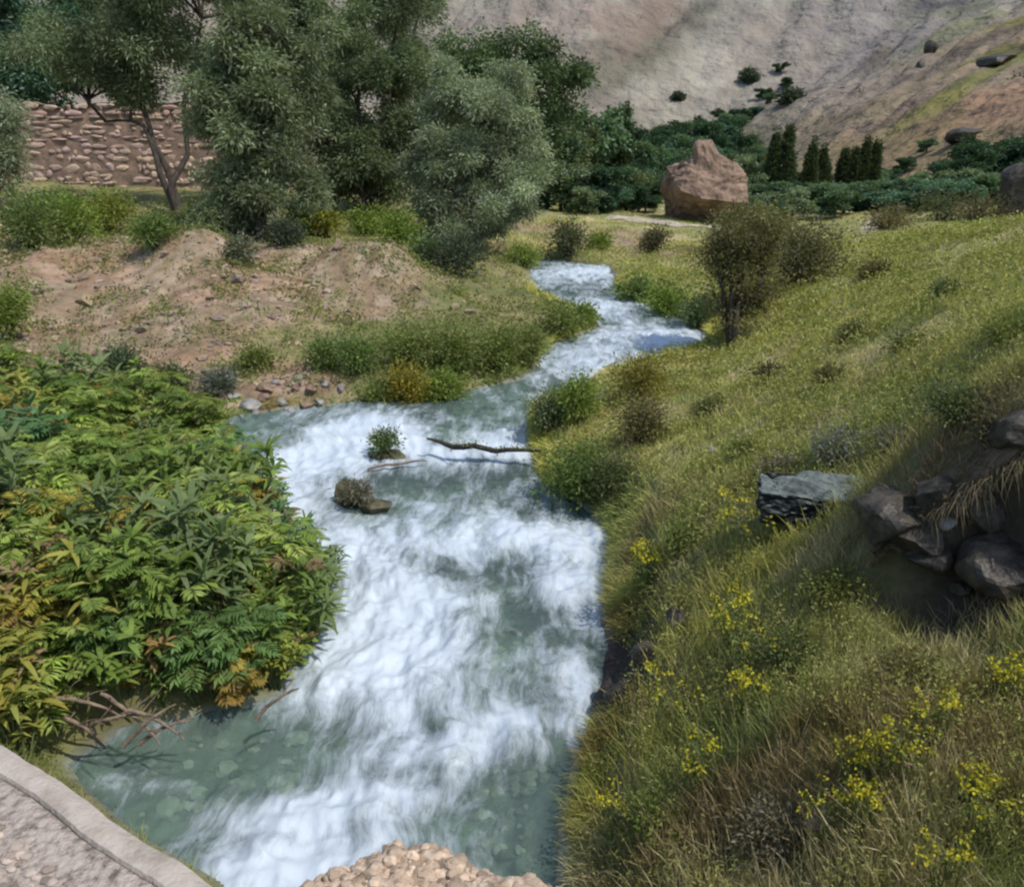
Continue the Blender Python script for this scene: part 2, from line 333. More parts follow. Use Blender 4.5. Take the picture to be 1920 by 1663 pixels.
def foam_at(x, y):
    f = np.full_like(x, .25)
    for px, py, a, b, s in FO:
        c = P(px, py, .1 if py > 850 else .55); f = f + s*np.exp(-((x-c[0])/a)**2 - ((y-c[1])/b)**2)
    return f
def water_h(x, y):
    ang = .25
    xs_ = x + .5*(fbm(x*.6, y*.6, 200, 2)-.5)
    n1 = fbm(xs_*1.5, y*1.0, 201, 3); n2 = fbm(xs_*4.5+3, y*2.2, 211, 3); n3 = fbm(xs_*11, y*5, 221, 2)
    f = np.clip(foam_at(x, y), 0, 1)
    rg = 1-np.abs(fbm(xs_*2.2+y*.3, y*2.6, 231, 3)-.5)*4; rg2 = 1-np.abs(fbm(xs_*5+5, y*6.5, 241, 2)-.5)*4
    return WL(y) + .028*rg*(.35+f) + .010*rg2*(.3+f) - .02 + (.12+.10*f)*(n1-.5) + (.05+.04*f)*(n2-.5) + .030*(n3-.5)*(.4+f) + .05*(f-.4)
wy = np.concatenate([np.linspace(-12, 2, 20)[:-1], np.geomspace(3, YEND+1, 900)-1]); nv = 230
S = np.linspace(0, 1, nv)
YY = np.repeat(wy[:, None], nv, 1); l = XL(YY)-.3; r = XR(YY)+.3; XX = l + (r-l)*S[None, :]
ZZ = water_h(XX.ravel(), YY.ravel()); fo = foam_at(XX.ravel(), YY.ravel())
i = (np.arange(len(wy)-1)[:, None]*nv + np.arange(nv-1)[None, :]).ravel()
m, n, b, N, L = newmat('river_water')
at = N.new('ShaderNodeAttribute'); at.attribute_name = 'foam'
tc = N.new('ShaderNodeTexCoord'); mp = N.new('ShaderNodeMapping'); mp.inputs['Scale'].default_value = (1.0, .5, 1); mp.inputs['Rotation'].default_value = (0, 0, .12)
L.new(tc.outputs['Object'], mp.inputs[0])
wn = N.new('ShaderNodeTexNoise'); wn.inputs['Scale'].default_value = 1.1; wn.inputs['Detail'].default_value = 2; L.new(tc.outputs['Object'], wn.inputs['Vector'])
vm = N.new('ShaderNodeVectorMath'); vm.operation = 'MULTIPLY_ADD'; vm.inputs[1].default_value = (.45, .45, .45); L.new(wn.outputs['Color'], vm.inputs[0]); L.new(mp.outputs[0], vm.inputs[2])
a1 = N.new('ShaderNodeTexNoise'); a1.inputs['Scale'].default_value = 3.4; a1.inputs['Detail'].default_value = 8; a1.inputs['Roughness'].default_value = .62; L.new(vm.outputs[0], a1.inputs['Vector'])
ad = N.new('ShaderNodeMath'); ad.operation = 'MULTIPLY_ADD'; ad.inputs[1].default_value = 2.3; ad.inputs[2].default_value = -1.12; L.new(a1.outputs[0], ad.inputs[0])
mp2 = N.new('ShaderNodeMapping'); mp2.inputs['Scale'].default_value = (1.0, .28, 1); mp2.inputs['Rotation'].default_value = (0, 0, .18); L.new(vm.outputs[0], mp2.inputs[0])
a2 = N.new('ShaderNodeTexNoise'); a2.inputs['Scale'].default_value = 12; a2.inputs['Detail'].default_value = 11; a2.inputs['Roughness'].default_value = .76; L.new(mp2.outputs[0], a2.inputs['Vector'])
ad2 = N.new('ShaderNodeMath'); ad2.operation = 'MULTIPLY_ADD'; ad2.inputs[1].default_value = 1.9; ad2.inputs[2].default_value = -.95; L.new(a2.outputs[0], ad2.inputs[0])
ad3 = N.new('ShaderNodeMath'); ad3.operation = 'ADD'; L.new(ad.outputs[0], ad3.inputs[0]); L.new(ad2.outputs[0], ad3.inputs[1])
sm = N.new('ShaderNodeMath'); sm.operation = 'ADD'; L.new(ad3.outputs[0], sm.inputs[0]); L.new(at.outputs['Fac'], sm.inputs[1])
mr = N.new('ShaderNodeMapRange'); mr.interpolation_type = 'SMOOTHSTEP'; mr.inputs[1].default_value = .0; mr.inputs[2].default_value = 1.35; L.new(sm.outputs[0], mr.inputs[0])
fb = N.new('ShaderNodeBsdfPrincipled'); fb.inputs['Base Color'].default_value = (.50, .565, .615, 1); fb.inputs['Roughness'].default_value = .45
fb.inputs['Subsurface Weight'].default_value = 0
b.inputs['Base Color'].default_value = (.17, .235, .215, 1); b.inputs['Roughness'].default_value = .16; b.inputs['IOR'].default_value = 1.33
bn = N.new('ShaderNodeTexNoise'); bn.inputs['Scale'].default_value = 9; bn.inputs['Detail'].default_value = 4; L.new(vm.outputs[0], bn.inputs['Vector'])
bp = N.new('ShaderNodeBump'); bp.inputs['Strength'].default_value = .5; bp.inputs['Distance'].default_value = .03; L.new(bn.outputs[0], bp.inputs['Height'])
L.new(bp.outputs[0], b.inputs['Normal']); L.new(bp.outputs[0], fb.inputs['Normal'])
tr = N.new('ShaderNodeBsdfTransparent'); tr.inputs[0].default_value = (.62, .78, .72, 1)
m1 = N.new('ShaderNodeMixShader'); m1.inputs[0].default_value = .66; L.new(b.outputs[0], m1.inputs[1]); L.new(tr.outputs[0], m1.inputs[2])
m2 = N.new('ShaderNodeMixShader'); L.new(mr.outputs[0], m2.inputs[0]); L.new(m1.outputs[0], m2.inputs[1]); L.new(fb.outputs[0], m2.inputs[2])
L.new(m2.outputs[0], N['Material Output'].inputs[0])
WATER = m
tag(mesh('river_water', np.stack([XX.ravel(), YY.ravel(), ZZ], 1), np.stack([i, i+1, i+nv+1, i+nv], 1), WATER, smooth=True, attrs={'foam': fo}), kind='structure')

# ------------------------------------------------------------------ foliage engine
def strips(P0, dr, Ln, Wd, droop=.3, nseg=1, flat=None, prof=None):
    """N curved leaves. returns V, F(quads) ; nseg=1 gives a diamond"""
    n = len(P0); dr = norm(dr); Ln = np.broadcast_to(Ln, (n,))[:, None]; Wd = np.broadcast_to(Wd, (n,))[:, None]
    droop = np.broadcast_to(droop, (n,))[:, None]
    rv = flat if flat is not None else rng.normal(size=(n, 3)); side = norm(np.cross(dr, rv))
    dn = np.array([0, 0, -1.])
    if nseg == 1:
        mid = P0 + dr*Ln*.5 + dn*droop*Ln*.2; tip = P0 + dr*Ln + dn*droop*Ln
        V = np.stack([P0, mid - side*Wd/2, tip, mid + side*Wd/2], 1).reshape(-1, 3)
        return V, (np.arange(n)[:, None]*4 + np.arange(4)[None, :]), 4
    prof = prof or [(.0, .25), (.35, 1), (.7, .75), (1, .05)]
    pts = []
    for t, w in prof:
        c = P0 + dr*Ln*t + dn*droop*Ln*t*t; pts += [c - side*Wd*w/2, c + side*Wd*w/2]
    k = len(prof)*2; V = np.stack(pts, 1).reshape(-1, 3)
    q = np.array([[2*j, 2*j+1, 2*j+3, 2*j+2] for j in range(len(prof)-1)])
    F = (np.arange(n)[:, None, None]*k + q[None]).reshape(-1, 4)
    return V, F, k
class Buf:
    def __init__(s): s.V = []; s.F = []; s.C = []; s.n = 0
    def add(s, V, F, C=None):
        s.V.append(np.asarray(V, float)); s.F.append(np.asarray(F)+s.n); s.n += len(V)
        if C is not None: s.C.append(np.broadcast_to(C, (len(V), 3)))
    def leaves(s, P0, dr, Ln, Wd, col, **k):
        V, F, kk = strips(P0, dr, Ln, Wd, **k); s.add(V, F, np.repeat(col, kk, 0))
    def build(s, name, mat, parent=None, smooth=False, link=True):
        V = np.concatenate(s.V); fs = {}
        for f in s.F: fs.setdefault(f.shape[1], []).append(f)
        F = [np.concatenate(v) for v in fs.values()]
        return mesh(name, V, F, mat, parent, col=np.concatenate(s.C) if s.C else None, smooth=smooth, link=link)
    def tube(s, pts, rad, n=6, c=None):
        pts = np.asarray(pts, float); rad = np.broadcast_to(rad, (len(pts),)); t = norm(np.gradient(pts, axis=0))
        ref = np.array([0, 0, 1.]) if abs(t[0][2]) < .8 else np.array([1., 0, 0])
        V = []
        for p, d, r in zip(pts, t, rad):
            a = norm(np.cross(d, ref)); b_ = np.cross(d, a); an = np.arange(n)*2*math.pi/n
            V.append(p + r*(np.cos(an)[:, None]*a + np.sin(an)[:, None]*b_))
        V = np.concatenate(V); m_ = len(pts); j = np.arange(n); jn = (j+1) % n
        F = np.concatenate([np.stack([k*n+j, k*n+jn, (k+1)*n+jn, (k+1)*n+j], 1) for k in range(m_-1)])
        s.add(V, F, c)
def curve(a, b, bend=.15, n=5):
    a = np.asarray(a, float); b = np.asarray(b, float); t = np.linspace(0, 1, n)[:, None]; L_ = np.linalg.norm(b-a)
    off = rng.normal(size=3)*bend*L_
    p = a + (b-a)*t + off*(t*(1-t))*1.5 + rng.normal(size=(n, 3))*L_*.012*(t*(1-t))*4
    p[:, 2] += .18*L_*(t[:, 0]*(1-t[:, 0])); return p
def pal(n, cols, var=.18):
    cols = np.array(cols, float); w = rng.dirichlet(np.ones(len(cols))*1.2, n); c = w @ cols
    return np.clip(c*(1 + var*rng.normal(size=(n, 1))), .008, .9)
WILLOW = [(0.109, 0.141, 0.065), (0.154, 0.19, 0.1), (0.271, 0.307, 0.19), (0.19, 0.226, 0.136)]
SILVER = [(.14,.18,.10),(.24,.28,.18),(.37,.40,.29),(.19,.23,.13)]
DARKW = [(0.068, 0.092, 0.044), (0.101, 0.135, 0.064), (0.144, 0.177, 0.092)]
GREENT = [(0.065, 0.107, 0.045), (0.096, 0.146, 0.061), (0.137, 0.18, 0.081)]
BLUEG = [(0.055, 0.117, 0.07), (0.086, 0.164, 0.101), (0.125, 0.203, 0.133)]
DEEPG = [(.028,.060,.032),(.043,.086,.043),(.070,.117,.057)]
FARG = [(0.073, 0.127, 0.065), (0.105, 0.17, 0.09), (0.138, 0.203, 0.105)]
def crown(buf, ells, nclump, nleaf, ll, lw, cols, sig=.35, droop=.25, up=.2, shell=.45, var=.16, gap=.34, boughs=0):
    """ells: list of (cx,cy,cz,rx,ry,rz). returns clump centres"""
    vol = np.array([e[3]*e[4]*e[5] for e in ells])**.8; pick = rng.choice(len(ells), nclump*2, p=vol/vol.sum()); E = np.array(ells)[pick]
    d = norm(rng.normal(size=(nclump*2, 3))); rad = rng.uniform(0, 1, (nclump*2, 1))**shell
    wob = 1 + .30*(fbm(d[:, 0]*2.2+pick*7, d[:, 2]*2.2+d[:, 1]*1.7, 300, 3)[:, None]-.5)*2
    C = E[:, :3] + d*rad*E[:, 3:]*wob*(1.1 if boughs else 1)
    g = fbm(C[:, 0]*1.3/ max(sig, .2)*.3 + C[:, 1]*.4, C[:, 2]*1.3/max(sig, .2)*.3, 333, 2); C = C[g > gap][:nclump]
    k = len(C); cc = pal(k, cols, var)
    if boughs:
        ib = rng.choice(k, min(boughs, k), replace=False); Bc = C[ib]; own = rng.integers(0, len(Bc), k)
        br = np.array([e[3] for e in ells]).mean()*.30*rng.uniform(.5, 1.25, len(Bc)); g_ = norm(rng.normal(size=(k, 3)))*rng.uniform(.2, 1, (k, 1))
        C = Bc[own] + g_*br[own][:, None]*np.array([1.1, 1.1, .75]); C[:, 2] = np.maximum(C[:, 2], .15)
        tone = rng.uniform(.72, 1.35, len(Bc)); cc = .5*cc + .5*pal(len(Bc), cols, .1)[own]; cc = cc*tone[own][:, None]
    cen = np.repeat(C, nleaf, 0); off = rng.normal(size=(len(cen), 3))*sig*np.array([1, 1, .8])
    Pt = cen + off; dr = norm(off) + np.array([0, 0, up]) + .5*rng.normal(size=off.shape)
    lc = np.repeat(cc, nleaf, 0)*(1+.20*rng.normal(size=(len(cen), 1))); lc = np.clip(lc, .006, .9)
    buf.leaves(Pt, dr, ll*rng.uniform(.6, 1.3, len(Pt)), lw*rng.uniform(.7, 1.25, len(Pt)), lc, droop=droop)
    return C
def limbs(buf, base_, forks, C, r0, nb=22, top=None):
    """trunk polylines (forks: list of point lists, local) plus boughs to clumps"""
    ends = []
    for f in forks:
        f = np.array(f, float); q = np.concatenate([curve(f[i], f[i+1], .04, 4)[:-1] for i in range(len(f)-1)] + [f[-1:]])
        rr_ = r0*np.linspace(1, .35, len(q))*(1 if len(forks) == 1 else .75); rr_[0] *= 1.25
        buf.tube(q, rr_, 8); ends.append(q)
    allp = np.concatenate(ends)
    if len(C):
        for c in C[rng.choice(len(C), min(nb, len(C)), replace=False)]:
            cand = allp[(allp[:, 2] < c[2]-.1)]
            if not len(cand): continue
            s = cand[np.argmin(np.linalg.norm(cand-c, axis=1) + rng.uniform(0, .8, len(cand)))]
            p = curve(s, c, .12, 5); buf.tube(p, r0*np.linspace(.38, .06, 5), 5)
def tree(name, base_, ells, forks, label, cat='tree', group=None, cols=WILLOW, ncl=300, nl=60, ll=.17, lw=.055, sig=.35, r0=.12, nb=22, rz=0, parts=('trunk', 'crown'), barkm=None, **k):
    o = empty(name, base_, rz); b1 = Buf(); b2 = Buf()
    C = crown(b2, ells, ncl, nl, ll, lw, cols, sig, **k); limbs(b1, base_, forks, C, r0, nb)
    kids = [b1.build(parts[0], barkm or BARK, o, smooth=True), b2.build(parts[1], LEAF, o)]
    KIDS[o.name] = kids; tag(o, label, cat, group); return o

# ------------------------------------------------------------------ placing by the photograph's sight lines
def HZ(x, y):
    return gz(x, y) if y < 76 else float(hillz(np.array([x]), np.array([y]))[0])
def dep(p): return float(p[1]*cp - (p[2]-CAM_H)*sp)
def at_d(px, d, py=300):
    x = (px-960)/1600*d; y = d/cp; return np.array([x, y, HZ(x, y)])
def ell(b, px, py, rx, ry_, dd=0, fy=1.0):
    d = dep(b); c = D(px, py, d)-b; k = d/1600; c[1] += dd
    return (c[0], c[1], c[2], rx*k, rx*k*fy, ry_*k)
def lp(b, *pts):
    d = dep(b); return [np.array([0, 0, -.15])] + [D(x, y, d)-b + np.array([0, rng.uniform(-.25, .25), 0]) for x, y in pts]

# ---- stone retaining wall on the terrace
def stone_wall():
    a = at_d(-140, 37); c = at_d(655, 38.5); zb = 1.9; zt = CAM_H + D(200, 188, 38)[2] - CAM_H
    o = empty('stone_wall', (a[0], a[1], zb)); B = Buf(); Lx = c[0]-a[0]; Ly = c[1]-a[1]; T = zt-zb
    nx, nz = 160, 40; u = np.linspace(0, 1, nx); w = np.linspace(0, 1, nz); U, Wv = np.meshgrid(u, w)
    top = T*(1.03-.14*fbm(U*9, U*0, 401, 4)); f = .10*(fbm(U*40, Wv*9, 402, 4)-.5) + .25*(1-Wv)
    V = np.stack([U*Lx, U*Ly - f - .12*np.sin(Wv*3), Wv*top], -1).reshape(-1, 3)
    i = (np.arange(nz-1)[:, None]*nx + np.arange(nx-1)).ravel()
    n_ = fbm(U.ravel()*50, Wv.ravel()*12, 403, 4)[:, None]
    col = (np.array([.22, .155, .115]) + np.array([.2, .16, .13])*sstep(.2, .13, Wv.ravel())[:, None])*(.7+.6*n_)
    B.add(V, np.stack([i, i+1, i+nx+1, i+nx], 1), col)
    # coping and back
    V2 = np.stack([np.stack([u*Lx, u*Ly-.12+k, T*(1.03-.14*fbm(u*9, u*0, 401, 4))+.0*k-(.4 if k > .9 else 0)], -1) for k in (0, .5, 1.6)]).reshape(-1, 3)
    i = (np.arange(2)[:, None]*nx + np.arange(nx-1)).ravel(); B.add(V2, np.stack([i, i+1, i+nx+1, i+nx], 1), np.array([.26, .19, .14]))
    # bedded stones
    z = .85
    while z < T-.12:
        hgt = rng.uniform(.12, .34); x = rng.uniform(0, .3)
        while x < Lx:
            wd = rng.choice([.18, .3, .45, .7, .95])*rng.uniform(.8, 1.2)
            if rng.uniform() < .82:
                g = rock_np(x, Ly*x/Lx-.12-.25*(1-z/T)+.02, z+rng.normal()*.05, wd*.49, rng.uniform(.05, .10), hgt*rng.uniform(.36, .58), 2, cuts=14)
                B.add(g[0], g[1], np.array([.44, .33, .26])*rng.uniform(.75, 1.2)*np.array([1, rng.uniform(.9, 1.03), rng.uniform(.88, 1.1)]))
            x += wd*1.03
        z += hgt*1.02
    w_ = B.build('masonry', STONE, o); B = Buf()
    for k in range(9):     # flat ledge stones along the foot
        x = .3+k*Lx/9; g = rock_np(x+.8, Ly*x/Lx-.55, .72+.02*k % .05, 1.0, .3, .12, 2); B.add(g[0], g[1], np.array([.42, .32, .235])*rng.uniform(.8, 1.1))
    B.build('footing_ledge', STONE, o)
    tag(o, 'tall pinkish dry stone retaining wall behind the willow with the forked trunk', 'wall')
import bmesh
_ico = {}
def ico(sub):
    if sub not in _ico:
        bm = bmesh.new(); bmesh.ops.create_icosphere(bm, subdivisions=sub, radius=1)
        _ico[sub] = (np.array([v.co[:] for v in bm.verts]), np.array([[v.index for v in f.verts] for f in bm.faces])); bm.free()
    return _ico[sub]
def rock_np(x, y, z, sx, sy, sz, sub=3, cuts=7, rough=.10):
    V, F = ico(sub); V = V.copy()
    for _ in range(cuts):
        nrm = norm(rng.normal(size=3)); dd = rng.uniform(.55, .85); t = V @ nrm - dd; V = V - np.maximum(t, 0)[:, None]*nrm
    s0 = rng.uniform(0, 50)
    V = V*(1 + rough*2*(fbm(V[:, 0]*2.5+s0, V[:, 1]*2.5+V[:, 2]*1.9, 501, 3)[:, None]-.5))
    return V*np.array([sx, sy, sz])*1.12 + np.array([x, y, z]), F
def rock(name, px, py, wpx, hpx, mat, label, group=None, dy=1.0, sink=.25, cat='rock', pos=None, rough=.12, sub=4, cuts=12):
    b = hit(px, py) if pos is None else pos; k = dep(b)/1600
    V, F = rock_np(0, 0, hpx*k*(.5-sink), wpx*k/2, wpx*k/2*dy, hpx*k/2*1.15, sub, cuts=cuts, rough=rough)
    o = mesh(name, V, F, mat, smooth=False); o.location = b; tag(o, label, cat, group); return o
stone_wall()

# ---- willows and trees on the left
def T(base_px, base_py, ells, forks, label, d=None, **k):
    b = hit(base_px, base_py) if d is None else at_d(base_px, d)
    E = [ell(b, *e) for e in ells]; Fk = [lp(b, *f) for f in forks]
    return tree(k.pop('name', 'willow_tree'), b, E, Fk, label, **k)
T(335, 402, [(250,80,130,100),(150,110,85,60),(90,70,60,60),(380,60,110,110),(320,-70,190,130),(370,200,45,65),(215,165,85,26)],
  [[(318,340),(285,270),(262,200),(250,110),(270,20)], [(322,352),(348,290),(345,220),(365,120),(380,0)], [(290,290),(265,235),(195,228)]],
  'grey green willow with a dark forked trunk bare in front of the stone wall', ncl=750, nl=75, cols=WILLOW+DARKW, r0=.17, sig=.24, nb=30, gap=.36, var=.25, boughs=95)
T(485, 455, [(490,250,105,170),(500,60,115,140),(430,370,62,75),(530,360,62,80),(560,190,55,110),(400,180,45,90)],
  [[(480,380),(470,250),(490,100)], [(500,380),(530,250),(560,100)]],
  'tall bushy willow leafed down to the ground, right of the forked trunk', ncl=900, nl=80, cols=WILLOW, sig=.20, r0=.14, gap=.24, var=.25, boughs=105)
T(690, 415, [(690,80,105,150),(720,240,80,110),(640,230,55,110),(655,340,50,55),(730,350,60,50)],
  [[(680,350),(670,200),(690,60)], [(700,350),(730,200),(740,60)]],
  'dark tall willow in the middle of the left group with deep gaps near its foot', ncl=850, nl=75, var=.25, boughs=95, cols=DARKW+[WILLOW[1]], sig=.22, r0=.15, gap=.36)
T(885, 475, [(905,240,100,100),(820,300,60,110),(975,290,55,100),(890,370,95,75),(840,180,55,50),(945,175,50,55),(860,430,60,40)],
  [[(870,420),(840,330),(830,250)], [(885,420),(890,330),(900,200)], [(900,425),(940,340),(965,260)], [(890,430),(915,350),(925,280)]],
  'silvery many stemmed willow bush at the right end of the left group', ncl=1000, nl=80, var=.22, boughs=120, cols=SILVER, ll=.14, lw=.045, sig=.17, r0=.09, gap=.26, name='silver_willow')
T(930, 400, [(930,160,130,95),(850,130,75,70),(1015,190,80,85),(960,110,70,45),(900,260,120,90)], [[(930,330),(925,200)]],
  'broad round dark green tree rising behind the silver willow', d=44, ncl=900, nl=70, ll=.24, lw=.12, boughs=90, cols=GREENT, sig=.32, r0=.25, name='broadleaf_tree', gap=.3)
T(40, 360, [(30,100,90,100),(70,150,60,50),(0,20,120,90)], [[(40,250),(30,80)]],
  'blue green tree at the far left behind the stone wall', d=42, ncl=600, nl=70, ll=.24, lw=.12, cols=BLUEG, sig=.34, boughs=70, r0=.2, name='broadleaf_tree')
T(170, 360, [(170,60,110,110),(240,120,60,60)], [[(170,250),(170,80)]],
  'green tree behind the stone wall, half hidden by the forked willow', d=46, ncl=700, nl=70, ll=.24, lw=.12, cols=GREENT+WILLOW, sig=.34, boughs=70, r0=.2, name='broadleaf_tree')
T(600, 380, [(600,100,100,150),(560,-20,120,100),(620,260,70,90)], [[(600,250),(600,80)]],
  'green tree seen through the gap between the two tall willows', d=45, ncl=700, nl=70, ll=.24, lw=.12, cols=GREENT+WILLOW, sig=.34, boughs=70, r0=.2, name='broadleaf_tree')
T(780, 380, [(760,70,70,110),(790,170,70,90),(740,-20,60,60)], [[(780,250),(770,80)]],
  'loose topped willow behind the dark willow, against the hillside', d=40, ncl=480, nl=60, ll=.2, lw=.07, boughs=50, cols=WILLOW, sig=.26, r0=.16, gap=.34)
T(5, 410, [(0,290,32,70),(-20,230,50,60)], [[(0,330),(0,260)]],
  'pale grey green bush at the left edge in front of the stone wall', ncl=160, nl=50, cols=SILVER, sig=.22, r0=.04, name='shrub', parts=('stems', 'foliage'), cat='shrub')

# ---- shrubs
FRESH = [(0.128, 0.196, 0.033), (0.18, 0.254, 0.05), (0.24, 0.29, 0.066)]; LIME = [(0.208, 0.26, 0.052), (0.286, 0.325, 0.078), (0.13, 0.195, 0.046)]; GOLD = [(.38,.27,.03),(.30,.25,.045),(.14,.16,.04)]
OLIVE = [(0.13, 0.143, 0.052), (0.195, 0.189, 0.078), (0.104, 0.117, 0.046)]; BROWN = [(.16,.11,.06),(.12,.10,.045),(.22,.16,.08)]; SAGE = [(.20,.21,.18),(.26,.26,.23),(.14,.16,.12)]
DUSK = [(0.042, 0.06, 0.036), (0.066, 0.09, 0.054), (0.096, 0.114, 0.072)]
def bush(px, py, rx, h, cols, label, group=None, ll=.08, lw=.03, dens=1.0, pos=None, name='shrub', stemm=None, stalk=.0, up=.5, nst=6, droop=.25):
    b = hit(px, py) if pos is None else pos; d = dep(b); k = d/1600; o = empty(name, b); B = Buf(); S_ = Buf()
    R_ = rx*k; Hm = h*k; sig = max(.06, min(R_, Hm)*.30); nc = int(dens*(26 + rx*h/90)); nl = 26
    E = [(rng.uniform(-.45, .45)*R_, rng.uniform(-.3, .3)*R_, Hm*rng.uniform(.4, .72), R_*rng.uniform(.4, .62), R_*.55, Hm*rng.uniform(.25, .36)) for _ in range(4)] + [(0, 0, Hm*(.42+stalk*.3), R_*.72, R_*.65, Hm*.42*(1-stalk*.5))]
    C = crown(B, E, nc, nl, ll, lw, cols, sig, up=up, gap=.28, droop=droop)
    C = C[C[:, 2] > .08*Hm]
    for c in C[rng.choice(len(C), min(nst, len(C)), replace=False)]:
        S_.tube(curve((rng.normal()*R_*.12, rng.normal()*R_*.12, -.06), c, .1, 4), np.linspace(.018, .006, 4)*(1+stalk*1.5)*max(.6, d/14), 5)
    KIDS[o.name] = [S_.build('stems', stemm or BARK, o, smooth=True), B.build('foliage', LEAF, o)]
    tag(o, label, 'shrub', group); return o
